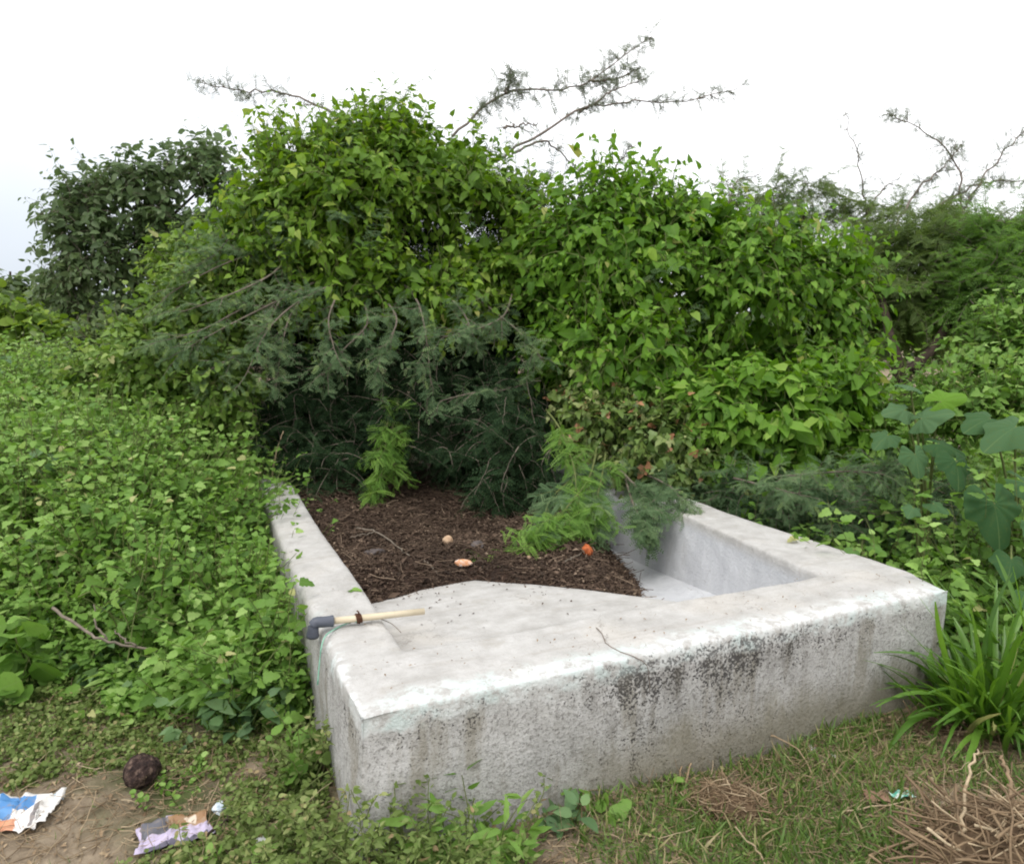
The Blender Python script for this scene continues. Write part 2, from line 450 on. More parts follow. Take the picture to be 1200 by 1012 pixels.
# ------------------------------------------------------------------ world, sun, camera
SUN_EL, SUN_AZ = math.radians(58), math.radians(-150)
w = bpy.data.worlds.new('World'); scene.world = w; w.use_nodes = True
nt = w.node_tree; nt.nodes.clear()
wo = nt.nodes.new('ShaderNodeOutputWorld'); bg = nt.nodes.new('ShaderNodeBackground')
sky = nt.nodes.new('ShaderNodeTexSky'); sky.sky_type = 'NISHITA'; sky.sun_disc = False
sky.sun_elevation = SUN_EL; sky.sun_rotation = SUN_AZ; sky.air_density = 1.0; sky.dust_density = 4.0
tc = N(nt, 'ShaderNodeTexCoord')
sx = N(nt, 'ShaderNodeSeparateXYZ'); nt.links.new(tc.outputs['Generated'], sx.inputs[0])
cl = noise(nt, tc.outputs['Generated'], 1.6, 4, .5)
el = thr(nt, math_n(nt, 'ADD', sx.outputs[2], math_n(nt, 'MULTIPLY', sx.outputs[0], .22)), -.12, .42)
lay = mixc(nt, el, (6.1, 6.7, 7.5), (13.4, 13.4, 13.5))
lay = mixc(nt, math_n(nt, 'MULTIPLY', thr(nt, cl, .35, .7), .25), lay, (13.5, 13.5, 13.5))
c = mixc(nt, .88, sky.outputs[0], lay)
nt.links.new(c, bg.inputs[0]); bg.inputs[1].default_value = .10
nt.links.new(bg.outputs[0], wo.inputs[0])

sl = bpy.data.lights.new('sun', 'SUN'); sl.energy = 1.35; sl.angle = math.radians(25); sl.color = (1, .97, .92)
so = bpy.data.objects.new('sun', sl); COL.objects.link(so)
sd = Vector((math.sin(SUN_AZ) * math.cos(SUN_EL), math.cos(SUN_AZ) * math.cos(SUN_EL), math.sin(SUN_EL)))
so.rotation_euler = sd.to_track_quat('Z', 'Y').to_euler(); so.location = (0, -5, 12)

cam = bpy.data.cameras.new('camera'); co = bpy.data.objects.new('camera', cam); COL.objects.link(co)
cam.sensor_width = 36; cam.lens = 36 * F / 1200; cam.clip_start = .05; cam.clip_end = 2000
co.location = (0, 0, HC); co.rotation_euler = (math.pi / 2 - PITCH, 0, 0)
scene.camera = co
scene.view_settings.view_transform = 'Standard'; scene.view_settings.look = 'None'
scene.view_settings.exposure = 0.40; scene.view_settings.gamma = 1.0
scene.cycles.filter_width = 2.0
scene.cycles.max_bounces = 6; scene.cycles.transparent_max_bounces = 4
scene.cycles.diffuse_bounces = 3; scene.cycles.glossy_bounces = 2; scene.cycles.transmission_bounces = 4

#@@PART2
# ------------------------------------------------------------------ ground
def ground_mat():
    m, nt, out = new_mat('ground_soil')
    g = N(nt, 'ShaderNodeNewGeometry'); p = g.outputs['Position']
    n1 = noise(nt, p, 1.1, 4, .6); n2 = noise(nt, p, 9, 5, .65); n3 = noise(nt, p, 70, 4, .6)
    soil = ramp(nt, n2, [(.25, (.11, .082, .058)), (.5, (.24, .19, .135)), (.75, (.36, .295, .215))])
    soil = mixc(nt, math_n(nt, 'MULTIPLY', thr(nt, n3, .5, .7), .5), soil, (.34, .27, .19))
    green = ramp(nt, n2, [(.3, (.035, .05, .018)), (.7, (.085, .11, .035))])
    c = mixc(nt, thr(nt, n1, .50, .66), soil, green)
    b = N(nt, 'ShaderNodeBsdfPrincipled', Roughness=.9); b.inputs['Specular IOR Level'].default_value = .1
    nt.links.new(c, b.inputs['Base Color'])
    bp = N(nt, 'ShaderNodeBump', Strength=.8, Distance=.02); nt.links.new(noise(nt, p, 35, 6, .7), bp.inputs['Height'])
    nt.links.new(bp.outputs[0], b.inputs['Normal']); nt.links.new(b.outputs[0], out.inputs[0])
    return m
M['ground'] = ground_mat()
gx = np.concatenate([-np.geomspace(900, 4.2, 26), np.arange(-4, 4.01, .05), np.geomspace(4.2, 900, 26)])
gy = np.concatenate([-np.geomspace(300, 1.2, 14), np.arange(-1, 8.01, .05), np.geomspace(8.3, 1500, 30)])
def gz_g(X, Y):
    u, v = to_uv(X, Y)
    z = gz(X, Y)
    inside = (u > .12) & (u < 2.5) & (v > .12) & (v < 4.15)
    return np.where(inside, np.minimum(z, -.02) - .12, z)
g_o = grid_mesh('ground', gx, gy, gz_g, M['ground']); g_o['kind'] = 'structure'

# ------------------------------------------------------------------ trough
def trough_mat():
    m, nt, out = new_mat('whitewashed_cement')
    tcn = N(nt, 'ShaderNodeTexCoord'); p = tcn.outputs['Object']
    s = N(nt, 'ShaderNodeSeparateXYZ'); nt.links.new(p, s.inputs[0])
    X, Y, Z = s.outputs
    mp = N(nt, 'ShaderNodeMapping'); mp.inputs['Scale'].default_value = (1, 1, .16); nt.links.new(p, mp.inputs[0]); ps = mp.outputs[0]
    n_lo = noise(nt, p, 2.2, 4, .6); n_mid = noise(nt, p, 9, 5, .65); n_hi = noise(nt, p, 65, 4, .7); n_dot = math_n(nt, 'ADD', math_n(nt, 'MULTIPLY', noise(nt, p, 105, 3, .65), .72), math_n(nt, 'MULTIPLY', noise(nt, p, 17, 4, .6), .28))
    n_str = noise(nt, ps, 9, 5, .65); n_str2 = noise(nt, ps, 26, 4, .6)
    top = ramp(nt, n_mid, [(.25, (.345, .333, .315)), (.5, (.445, .434, .418)), (.75, (.535, .526, .512))])
    top = mixc(nt, math_n(nt, 'MULTIPLY', thr(nt, n_hi, .56, .72), .30), top, (.36, .33, .29))
    top = mixc(nt, math_n(nt, 'MULTIPLY', thr(nt, n_lo, .50, .70), .35), top, (.49, .45, .395))
    pit = thr(nt, noise(nt, p, 120, 2, .5), .60, .68)
    top = mixc(nt, math_n(nt, 'MULTIPLY', math_n(nt, 'MULTIPLY', pit, thr(nt, n_lo, .35, .6)), .30), top, (.25, .23, .20))
    mt = N(nt, 'ShaderNodeMapping'); mt.inputs['Scale'].default_value = (.35, 5, 1); mt.inputs['Rotation'].default_value = (0, 0, .25); nt.links.new(p, mt.inputs[0])
    trow = thr(nt, noise(nt, mt.outputs[0], 5, 4, .6, 'Fac', .6), .55, .66)
    top = mixc(nt, math_n(nt, 'MULTIPLY', trow, .28), top, (.33, .30, .265))
    blot = thr(nt, noise(nt, p, 6.5, 6, .75), .56, .66)
    top = mixc(nt, math_n(nt, 'MULTIPLY', blot, .35), top, (.34, .315, .275))
    # outer faces: weathered grey
    face = ramp(nt, n_mid, [(.25, (.34, .328, .315)), (.5, (.46, .448, .435)), (.78, (.585, .575, .565))])
    face = mixc(nt, math_n(nt, 'MULTIPLY', thr(nt, n_hi, .50, .62), .62), face, (.20, .19, .175))
    face = mixc(nt, math_n(nt, 'MULTIPLY', thr(nt, noise(nt, p, 150, 2, .6), .58, .66), .6), face, (.11, .105, .10))
    face = mixc(nt, math_n(nt, 'MULTIPLY', thr(nt, noise(nt, p, 24, 5, .7), .56, .68), .6), face, (.58, .57, .55))
    face = mixc(nt, math_n(nt, 'MULTIPLY', thr(nt, n_str, .48, .66), .60), face, (.25, .225, .175))
    outer = math_n(nt, 'MAXIMUM', math_n(nt, 'SUBTRACT', 1.0, thr(nt, Y, -.004, .018)), math_n(nt, 'SUBTRACT', 1.0, thr(nt, X, -.004, .022)))
    rim_z = math_n(nt, 'ADD', Z, math_n(nt, 'MULTIPLY', math_n(nt, 'SUBTRACT', n_mid, .5), .09))
    below = math_n(nt, 'SUBTRACT', 1.0, thr(nt, rim_z, .415, .445))
    outside = math_n(nt, 'MAXIMUM', math_n(nt, 'MULTIPLY', outer, below), math_n(nt, 'SUBTRACT', 1.0, thr(nt, rim_z, .40, .425)))
    # the outside box only
    inx = math_n(nt, 'MULTIPLY', thr(nt, X, .12, .16), math_n(nt, 'MULTIPLY', math_n(nt, 'SUBTRACT', 1.0, thr(nt, X, 2.52, 2.56)), thr(nt, Y, .12, .16)))
    outside = math_n(nt, 'MULTIPLY', outside, math_n(nt, 'SUBTRACT', 1.0, inx))
    # old lime wash along the outer edge
    edge = math_n(nt, 'MULTIPLY', math_n(nt, 'SUBTRACT', 1.0, thr(nt, math_n(nt, 'ADD', Y, math_n(nt, 'MULTIPLY', math_n(nt, 'SUBTRACT', n_mid, .5), .16)), .05, .13)), thr(nt, noise(nt, p, 20, 5, .75), .38, .56))
    edge2 = math_n(nt, 'MULTIPLY', math_n(nt, 'SUBTRACT', 1.0, thr(nt, math_n(nt, 'ADD', X, math_n(nt, 'MULTIPLY', math_n(nt, 'SUBTRACT', n_mid, .5), .12)), .02, .07)), thr(nt, noise(nt, p, 11, 5, .7), .45, .6))
    edge2 = math_n(nt, 'MULTIPLY', edge2, math_n(nt, 'SUBTRACT', 1.0, thr(nt, Y, .5, 1.0)))
    wash = mixc(nt, thr(nt, noise(nt, p, 5, 3), .42, .62), (.63, .64, .63), (.56, .63, .615))
    top = mixc(nt, math_n(nt, 'MULTIPLY', math_n(nt, 'MAXIMUM', edge, edge2), .95), top, wash)
    # inner right faces: bluish skylight they catch is painted into the colour
    inw = math_n(nt, 'MULTIPLY', math_n(nt, 'MULTIPLY', inx, math_n(nt, 'SUBTRACT', 1.0, thr(nt, Z, .40, .47))), thr(nt, X, 1.75, 2.05))
    sky_tint = ramp(nt, n_str, [(.3, (.47, .485, .52)), (.6, (.60, .615, .645)), (.8, (.52, .52, .52))])
    top = mixc(nt, math_n(nt, 'MULTIPLY', inw, .8), top, sky_tint)
    c = mixc(nt, outside, top, face)
    # black mould: speckles gathered in a few places under the rim, and drips
    xw = math_n(nt, 'ADD', X, math_n(nt, 'MULTIPLY', math_n(nt, 'SUBTRACT', n_lo, .5), .5))
    place = math_n(nt, 'MULTIPLY', thr(nt, xw, .62, .95), math_n(nt, 'SUBTRACT', 1.0, thr(nt, xw, 1.35, 2.2)))
    band = math_n(nt, 'MULTIPLY', thr(nt, rim_z, .27, .40), math_n(nt, 'SUBTRACT', 1.0, thr(nt, rim_z, .455, .475)))
    amount = math_n(nt, 'ADD', math_n(nt, 'MULTIPLY', band, .085), math_n(nt, 'MULTIPLY', place, .085))
    amount = math_n(nt, 'ADD', amount, math_n(nt, 'MULTIPLY', math_n(nt, 'SUBTRACT', n_str, .5), .30))
    spots = thr(nt, math_n(nt, 'ADD', n_dot, amount), .655, .71)
    spots = math_n(nt, 'MULTIPLY', spots, math_n(nt, 'MAXIMUM', outside, math_n(nt, 'MULTIPLY', outer, .8)))
    c = mixc(nt, math_n(nt, 'MULTIPLY', spots, .88), c, (.045, .042, .042))
    smear = math_n(nt, 'MULTIPLY', math_n(nt, 'MULTIPLY', math_n(nt, 'MULTIPLY', place, thr(nt, rim_z, .10, .40)), thr(nt, n_str2, .45, .68)), outside)
    c = mixc(nt, math_n(nt, 'MULTIPLY', smear, .55), c, (.12, .108, .092))
    # green and brown damp near the soil
    lowz = math_n(nt, 'SUBTRACT', 1.0, thr(nt, math_n(nt, 'ADD', Z, math_n(nt, 'MULTIPLY', math_n(nt, 'SUBTRACT', n_str, .5), .5)), .06, .26))
    damp = math_n(nt, 'MULTIPLY', math_n(nt, 'MULTIPLY', lowz, outside), thr(nt, X, .5, 1.0))
    c = mixc(nt, math_n(nt, 'MULTIPLY', damp, .72), c, (.17, .15, .095))
    # fine hairline cracks on the top
    vo = N(nt, 'ShaderNodeTexVoronoi', feature='DISTANCE_TO_EDGE', Scale=1.7)
    wp = N(nt, 'ShaderNodeVectorMath', operation='ADD'); nt.links.new(p, wp.inputs[0])
    nc = noise(nt, p, 4, 4, .6, 'Color'); sc = N(nt, 'ShaderNodeVectorMath', operation='SCALE'); sc.inputs[3].default_value = .5
    nt.links.new(nc, sc.inputs[0]); nt.links.new(sc.outputs[0], wp.inputs[1]); nt.links.new(wp.outputs[0], vo.inputs['Vector'])
    crack = math_n(nt, 'MULTIPLY', math_n(nt, 'SUBTRACT', 1.0, thr(nt, vo.outputs['Distance'], .002, .007)), thr(nt, n_lo, .46, .58))
    c = mixc(nt, math_n(nt, 'MULTIPLY', crack, .45), c, (.20, .18, .16))
    b = N(nt, 'ShaderNodeBsdfPrincipled', Roughness=.85); b.inputs['Specular IOR Level'].default_value = .2
    nt.links.new(c, b.inputs['Base Color'])
    bh = math_n(nt, 'ADD', math_n(nt, 'MULTIPLY', n_hi, .6), math_n(nt, 'ADD', math_n(nt, 'MULTIPLY', n_mid, .8), math_n(nt, 'MULTIPLY', spots, -.5)))
    bp = N(nt, 'ShaderNodeBump', Strength=.75, Distance=.014); nt.links.new(bh, bp.inputs['Height'])
    nt.links.new(bp.outputs[0], b.inputs['Normal']); nt.links.new(b.outputs[0], out.inputs[0])
    return m
M['trough'] = trough_mat()

trough = thing('water_trough', 'whitewashed cement cattle trough with thick walls and mould stained front, overgrown at its back', 'trough', (TC[0], TC[1], 0), None, TA)

def wall_ring():
    mb = MB()
    def box(x0, x1, y0, y1, z0, z1, lean=0, lean0=0):
        n = 14; ys = np.linspace(y0, y1, n)
        ln = lean0 + (lean - lean0) * np.linspace(0, 1, n)
        v = np.concatenate([[[x0, y, z0], [x1, y, z0], [x1, y, z1], [x0 + l, y, z1]] for y, l in zip(ys, ln)])
        f = [0, 1, 2, 3]; lt = [4]
        for k in range(n - 1):
            for a in range(4):
                b = (a + 1) % 4; f += [4 * k + b, 4 * k + a, 4 * k + 4 + a, 4 * k + 4 + b]; lt.append(4)
        e = 4 * (n - 1); f += [e + 3, e + 2, e + 1, e]; lt.append(4)
        mb.raw(v, f, lt, .5)
    box(0, 2.60, 0, .37, -.3, .49)
    box(0.004, .245, .2, 4.25, -.3, .488)
    box(2.19, 2.612, .2, 1.9, -.3, .494, .15, -.02)
    box(2.192, 2.60, 1.6, 4.25, -.3, .43, .13, .115)
    box(0.01, 2.59, 4.0, 4.26, -.3, .40)
    o = mb.build('trough_blank', M['trough'])
    md = o.modifiers.new('r', 'REMESH'); md.mode = 'VOXEL'; md.voxel_size = .014; md.use_smooth_shade = True
    sm = o.modifiers.new('s', 'SMOOTH'); sm.iterations = 16; sm.factor = .5
    dg = bpy.context.evaluated_depsgraph_get()
    me = bpy.data.meshes.new_from_object(o.evaluated_get(dg))
    bpy.data.objects.remove(o)
    n = len(me.vertices); v = np.zeros(n * 3, np.float32); me.vertices.foreach_get('co', v); v = v.reshape(-1, 3).astype(float)
    nn = np.zeros(n * 3, np.float32); me.vertices.foreach_get('normal', nn); nn = nn.reshape(-1, 3)
    d = wob(v, 2.1, 1) * .010 + wob(v, 7, 2) * .005 + wob(v, 22, 3) * .0022
    # worn edges near the front corner and along the left arris
    er = np.exp(-((v[:, 0]) / .16) ** 2 - ((v[:, 1]) / .2) ** 2) * sstep(.1, .5, v[:, 2]) * .020
    v = v + nn * (d - er - .022 * np.exp(-((v[:, 0] - 2.6) / .12) ** 2 - (v[:, 1] / .14) ** 2))[:, None]
    v[:, 0] += .006 * np.sin(v[:, 1] * 2.1 + .6) * (v[:, 0] < 1) * sstep(.1, .6, v[:, 1])
    me.vertices.foreach_set('co', v.astype(np.float32).ravel()); me.update()
    me.polygons.foreach_set('use_smooth', np.ones(len(me.polygons), bool))
    me.materials.clear(); me.materials.append(M['trough'])
    ob = bpy.data.objects.new('wall', me); COL.objects.link(ob); ob.parent = trough
    return ob
wall_ring()

CU = np.array([.0, .28, .60, .88, 1.1, 1.27, 1.43, 1.6, 1.85, 2.3]); CVv = np.array([1.16, 1.18, 1.30, 1.32, 1.12, .90, .68, .47, .38, .37])
def crest(u): return np.interp(u, CU, CVv)
def floor_z(u, v):
    c = crest(u)
    fl = .478 - .045 * sstep(.34, .52, v) - .085 * (v - .36) - .06 * (1 - sstep(.30, .38, v)) - .05 * sstep(2.24, 2.30, u)
    at = .478 - .045 * sstep(.34, .52, c) - .085 * np.maximum(c - .36, 0)
    t = v - c
    soft = .06 - .035 * sstep(1.4, 1.8, u)
    drop = (.46 + 1.6 * sstep(1.42, 1.85, u)) * (np.sqrt(t * t + soft ** 2) + t) * .5
    z = np.where(v < c, fl, at) - drop
    z = np.maximum(z, .045 - .004 * v + .10 * sstep(1.3, 1.8, u) * (1 - sstep(.5, 2.0, v)))
    # cove where the floor meets the right wall
    z = z + .03 * sstep(2.10, 2.22, u) ** 1.5 * sstep(0, .2, v - c)
    p = np.stack([u, v, 0 * u], -1).reshape(-1, 3)
    return z + (wob(p, 3, 1) * .005 + wob(p, 11, 2) * .002).reshape(u.shape)
fl = grid_mesh('basin_floor', np.arange(.2, 2.31, .022), np.arange(.29, 4.1, .025), floor_z, M['trough'], trough)

# ------------------------------------------------------------------ leaf litter in the trough
def mulch_z(u, v):
    c = crest(u)
    ul = 1.20 + (v - .57) * .40
    base = .40 + .03 * np.sin(u * 3 + 1) - .05 * sstep(1.4, 2.4, v) + .10 * sstep(2.5, 4, v)
    base = base - .75 * np.maximum(u - ul, 0) - .25 * np.maximum(u - ul, 0) ** 2
    base = np.minimum(base, .478 - .045 * sstep(.34, .52, c) - .085 * np.maximum(c - .36, 0) - .022 + .25 * np.maximum(v - c, 0))
    p = np.stack([u, v, 0 * u], -1).reshape(-1, 3)
    return base + (wob(p, 4, 1) * .026 + wob(p, 13, 2) * .015 + wob(p, 48, 3) * .004).reshape(u.shape)
M['mulch'] = plain_mat('rotting_litter', [(.25, (.014, .009, .007)), (.5, (.040, .024, .017)), (.8, (.085, .052, .035))], 38, .9, 1.0)
def litter():
    mb = MB()
    xs = np.arange(.26, 2.24, .02); ys = np.arange(.45, 4.05, .022)
    Xg, Yg = np.meshgrid(xs, ys); Z = mulch_z(Xg, Yg); keep = Z > floor_z(Xg, Yg) - .03
    nx = len(xs); i = np.arange(len(ys) - 1)[:, None] * nx + np.arange(nx - 1)[None]
    q = np.stack([i, i + 1, i + nx + 1, i + nx], -1).reshape(-1, 4)[keep[:-1, :-1].ravel()]
    mb.raw(np.stack([Xg, Yg, Z], -1).reshape(-1, 3), q.ravel(), np.full(len(q), 4), .5, None, 0)
    n = 60000
    u = rng.uniform(.28, 2.2, n); v = rng.uniform(.5, 4.0, n)
    k = mulch_z(u, v) > floor_z(u, v) - .004
    u, v = u[k], v[k]; n = len(u)
    pos = np.stack([u, v, mulch_z(u, v) + rng.uniform(.0, .016, n)], -1)
    ld = rng.normal(size=(n, 3)) * [1, 1, .35]; nm = UP + rng.normal(size=(n, 3)) * .5
    mb.add(T_BIT, frames(ld, nm, rng.uniform(.008, .030, n) * (1 + 1.2 * (rng.random(n) < .05))), pos, tones(n, 0, 1, wob(pos, 4, 2) * .22), 1)
    n = 20000
    u = rng.uniform(.27, 2.1, n); v = rng.uniform(.5, 2.6, n); gap = floor_z(u, v) - mulch_z(u, v)
    k = (gap > 0) & (gap < .16) & (rng.random(n) < .32 * np.exp(-gap / .014)); u, v = u[k], v[k]; n = len(u)
    mb.add(T_BIT, frames(rng.normal(size=(n, 3)) * [1, 1, .2], UP + rng.normal(size=(n, 3)) * .3, rng.uniform(.006, .024, n)), np.stack([u, v, floor_z(u, v) + .005], -1), tones(n, 0, 1), 1)
    n = 2600
    u = rng.uniform(.3, 2.1, n); v = rng.uniform(.6, 4.0, n); k = mulch_z(u, v) > floor_z(u, v) + .004; u, v = u[k], v[k]; n = len(u)
    p0 = np.stack([u, v, mulch_z(u, v) + .014], -1); a = rng.uniform(0, 6.28, n)
    pts, _ = shoots(p0, np.stack([np.cos(a), np.sin(a), rng.normal(size=n) * .12], -1), rng.uniform(.04, .16, n), 3, 0, .15)
    mb.tubes(pts, .0022, 3, tones(n, .3, 1), 1, False)
    o = mb.build('leaf_litter', [M['mulch'], M['litter']])
    o.location = (TC[0], TC[1], 0); o.rotation_euler = (0, 0, TA)
    tag(o, 'brown rotting leaf litter and twigs filling the trough basin', 'leaf litter', None, 'stuff')
litter()
def on_mulch(px, py):
    z = .38
    for _ in range(8):
        q = Pz(px, py, z); u, v = to_uv(q[0], q[1]); z = float(max(mulch_z(np.array([u]), np.array([v]))[0], floor_z(np.array([u]), np.array([v]))[0]))
    return Pz(px, py, z)

# ------------------------------------------------------------------ big bush in and behind the trough
def branch_set(mb, base, tips, r0=.05, sides=6, bend=.25, seed=1):
    r_ = np.random.default_rng(seed)
    for t in tips:
        t = np.asarray(t, float); mid = (base + t) / 2 + r_.normal(size=3) * bend + np.array([0, 0, bend * .4])
        pl = polyline([base, base * .6 + mid * .4 + r_.normal(size=3) * .05, mid, mid * .4 + t * .6, t], 12)
        mb.tubes(pl, np.linspace(r0, r0 * .2, 12), sides)

A_L = [lobe(400, 460, 6.9, 85, 110, .45), lobe(520, 470, 7.0, 110, 110, .45), lobe(620, 440, 6.8, 75, 110, .45), lobe(460, 395, 7.0, 140, 70, .45), lobe(350, 410, 6.6, 60, 80, .5),
       lobe(450, 300, 6.9, 150, 130, .7), lobe(560, 330, 6.9, 110, 120, .6)]
bush = thing('thorn_bush', 'dark feathery-leaved thorn bush leaning over the back of the trough', 'bush', tuple(P(470, 520, 7.2)))
bl = np.array(bush.location)
def in_bush(mb, name, mat, parent): return mb.build(name, mat, parent, loc=bl) 
def child(mb, name, mat, parent, root):
    o = mb.build(name, mat, parent); v = -np.array(root.location)
    o.location = v
    return o
r1 = np.random.default_rng(21)
fo = MB(); st = MB()
p, n = sample_lobes(A_L[:5], 430, .12, r=r1)
d = n * .75 + UP * .35 + r1.normal(size=p.shape) * .45 + np.array([0, -.15, 0])
L = r1.uniform(.45, .9, len(p))
feathery(fo, p - unit(d) * (L * .55)[:, None], d, L, 13, .125, T_FEATH, .20, .10, 2, .0, .45, st, wob(p, 1.2, 2) * .12, r1)
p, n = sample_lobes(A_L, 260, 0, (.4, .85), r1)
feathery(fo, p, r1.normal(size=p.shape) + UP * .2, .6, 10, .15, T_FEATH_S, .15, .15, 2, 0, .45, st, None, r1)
child(fo, 'foliage', M['feather'], bush, bush)  # back layer keeps low leaf tones that paint the hollow dark
for k, (bx, by, bd, r0) in enumerate([(470, 560, 7.0, .06), (420, 560, 6.9, .05), (540, 560, 7.0, .055)]):
    b = MB(); base = P(bx, by, bd); base[2] = .0
    tips = [l[0] + r1.normal(size=3) * .2 for l in (A_L[k % 7], A_L[(k + 3) % 7], A_L[(k + 5) % 7], A_L[5])]
    branch_set(b, base, tips, r0, 6, .22, 30 + k)
    child(b, 'stem', M['bark'], bush, bush)
child(st, 'twig_growth', M['twig'], bush, bush)

f = MB(); s_ = MB()
p, n = sample_lobes([lobe(455, 285, 6.9, 120, 95, .35), lobe(560, 300, 6.9, 90, 95, .35)], 330, .12, r=r1)
d = n * .7 + UP * .3 + r1.normal(size=p.shape) * .5
feathery(f, p - unit(d) * .3, d, r1.uniform(.35, .7, len(p)), 9, .13, T_FEATH_S, .15, .12, 2, .05, .7, s_, None, r1)
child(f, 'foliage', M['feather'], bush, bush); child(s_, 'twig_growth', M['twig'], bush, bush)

# growth pushing forward over the litter, leaf tones lowered to paint its shade
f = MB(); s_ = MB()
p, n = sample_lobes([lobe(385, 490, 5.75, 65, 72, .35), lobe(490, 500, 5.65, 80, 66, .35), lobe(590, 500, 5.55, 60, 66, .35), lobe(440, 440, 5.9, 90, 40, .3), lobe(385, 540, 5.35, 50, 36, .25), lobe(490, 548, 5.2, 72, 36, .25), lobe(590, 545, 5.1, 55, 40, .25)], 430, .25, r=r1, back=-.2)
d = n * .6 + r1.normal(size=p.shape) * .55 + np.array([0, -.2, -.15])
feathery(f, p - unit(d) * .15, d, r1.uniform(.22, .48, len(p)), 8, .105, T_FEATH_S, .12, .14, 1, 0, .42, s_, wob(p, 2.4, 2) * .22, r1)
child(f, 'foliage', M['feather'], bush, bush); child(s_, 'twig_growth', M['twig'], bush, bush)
# greyish sprays arching left and out of the middle
def spray(name, paths, mat, parent, root, plen=.11, per=9, L=(.16, .34), K=6, lo=.2, hi=.9, tmpl=T_FEATH, grav=.10, rad=.010, seed=5, smat='twig', pairs=2, wander=.12):
    r_ = np.random.default_rng(seed); f = MB(); s_ = MB()
    for path in paths:
        pl = polyline([P(*q) for q in path], 16); s_.tubes(pl, np.linspace(rad, rad * .3, 16), 5)
        m = per * (len(path) - 1); i = r_.uniform(2, 15, m); a = i.astype(int)
        pos = pl[a] + (pl[np.minimum(a + 1, 15)] - pl[a]) * (i - a)[:, None]
        tg = unit(pl[np.minimum(a + 1, 15)] - pl[a - 1])
        d = tg * .8 + r_.normal(size=(m, 3)) * .55 + UP * .1
        feathery(f, pos, d, r_.uniform(*L, m), K, plen, tmpl, grav, wander, pairs, lo, hi, s_, r_.normal(size=m) * .08, r_, stem_r=rad * .28)
    o = child(f, name, mat, parent, root)
    child(s_, 'branch', M[smat], parent, root)
    return o
spray('foliage', [[(345, 290, 5.9), (320, 320, 5.5), (270, 345, 5.2), (215, 365, 5.1)], [(400, 330, 5.7), (355, 350, 5.3), (315, 385, 5.1), (288, 440, 5.0)],
      [(330, 300, 5.8), (290, 300, 5.6), (240, 320, 5.4), (190, 350, 5.3)], [(370, 330, 5.7), (330, 350, 5.4), (270, 380, 5.1), (215, 410, 5.0)],
      [(365, 340, 5.7), (340, 370, 5.4), (328, 420, 5.2), (322, 470, 5.1)], [(320, 270, 5.9), (280, 270, 5.7), (250, 300, 5.5), (215, 320, 5.4)],
      [(395, 345, 5.6), (385, 375, 5.3), (392, 410, 5.2)], [(340, 330, 5.7), (300, 400, 5.3), (270, 420, 5.1), (235, 440, 5.0)], [(330, 360, 5.6), (290, 360, 5.3), (240, 385, 5.1), (190, 400, 5.0)]],
      M['feather_blue'], bush, bush, .074, 6, (.12, .30), 7, .15, 1, seed=6, tmpl=T_FEATH_S, pairs=1, grav=.06)
spray('foliage', [[(470, 330, 5.9), (490, 355, 5.5), (500, 400, 5.3), (505, 450, 5.2)], [(520, 340, 5.9), (545, 370, 5.5), (560, 410, 5.3)],
      [(600, 345, 5.9), (590, 370, 5.5), (560, 385, 5.3), (520, 395, 5.2)], [(425, 350, 5.8), (430, 380, 5.4), (402, 410, 5.3), (378, 440, 5.2)],
      [(640, 440, 5.8), (600, 455, 5.4), (555, 460, 5.3), (515, 470, 5.2)], [(560, 350, 5.9), (610, 390, 5.5), (635, 420, 5.3)], [(450, 350, 5.8), (465, 375, 5.4), (450, 410, 5.3), (440, 440, 5.2)]],
      M['feather_blue'], bush, bush, .078, 7, (.12, .28), 7, .1, .9, seed=7, tmpl=T_FEATH_S, pairs=1, grav=.06)
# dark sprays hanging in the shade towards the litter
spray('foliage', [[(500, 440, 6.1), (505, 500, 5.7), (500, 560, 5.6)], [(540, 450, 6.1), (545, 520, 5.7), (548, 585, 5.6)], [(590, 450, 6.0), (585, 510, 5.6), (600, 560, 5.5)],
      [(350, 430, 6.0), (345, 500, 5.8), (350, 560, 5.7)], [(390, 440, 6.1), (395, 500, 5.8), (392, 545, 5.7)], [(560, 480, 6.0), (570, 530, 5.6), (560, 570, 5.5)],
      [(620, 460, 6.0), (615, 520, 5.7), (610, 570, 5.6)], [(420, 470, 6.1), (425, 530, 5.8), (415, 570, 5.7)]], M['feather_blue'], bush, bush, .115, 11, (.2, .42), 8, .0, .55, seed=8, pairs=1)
# young bright hanging sprays
def hanging(name, paths, mat, plen, per, L, seed, lo=.1, hi=.9, tmpl=T_FEATH_L, grav=.22, parent=bush, pairs=2):
    return spray(name, paths, mat, parent, parent, plen, per, L, 5, lo, hi, tmpl, grav, .008, seed, 'stem', pairs)
hanging('hanging_foliage', [[(470, 455, 5.6), (455, 490, 5.25), (450, 540, 5.1), (440, 590, 5.0)], [(480, 470, 5.6), (460, 500, 5.25), (462, 550, 5.1)], [(455, 480, 5.4), (450, 530, 5.15), (430, 575, 5.05)]], M['feather_young'], .115, 7, (.10, .24), 9, pairs=1)
hanging('hanging_foliage', [[(640, 480, 5.2), (660, 510, 4.6), (675, 570, 4.3), (655, 630, 4.1)], [(700, 520, 5.0), (690, 560, 4.4), (660, 600, 4.1), (635, 640, 3.95)],
         [(720, 540, 4.9), (690, 590, 4.3), (640, 625, 4.0), (570, 665, 3.75), (535, 690, 3.6)], [(710, 530, 4.9), (700, 580, 4.3), (680, 620, 4.1)]], M['feather_young'], .105, 9, (.10, .26), 10, pairs=1)
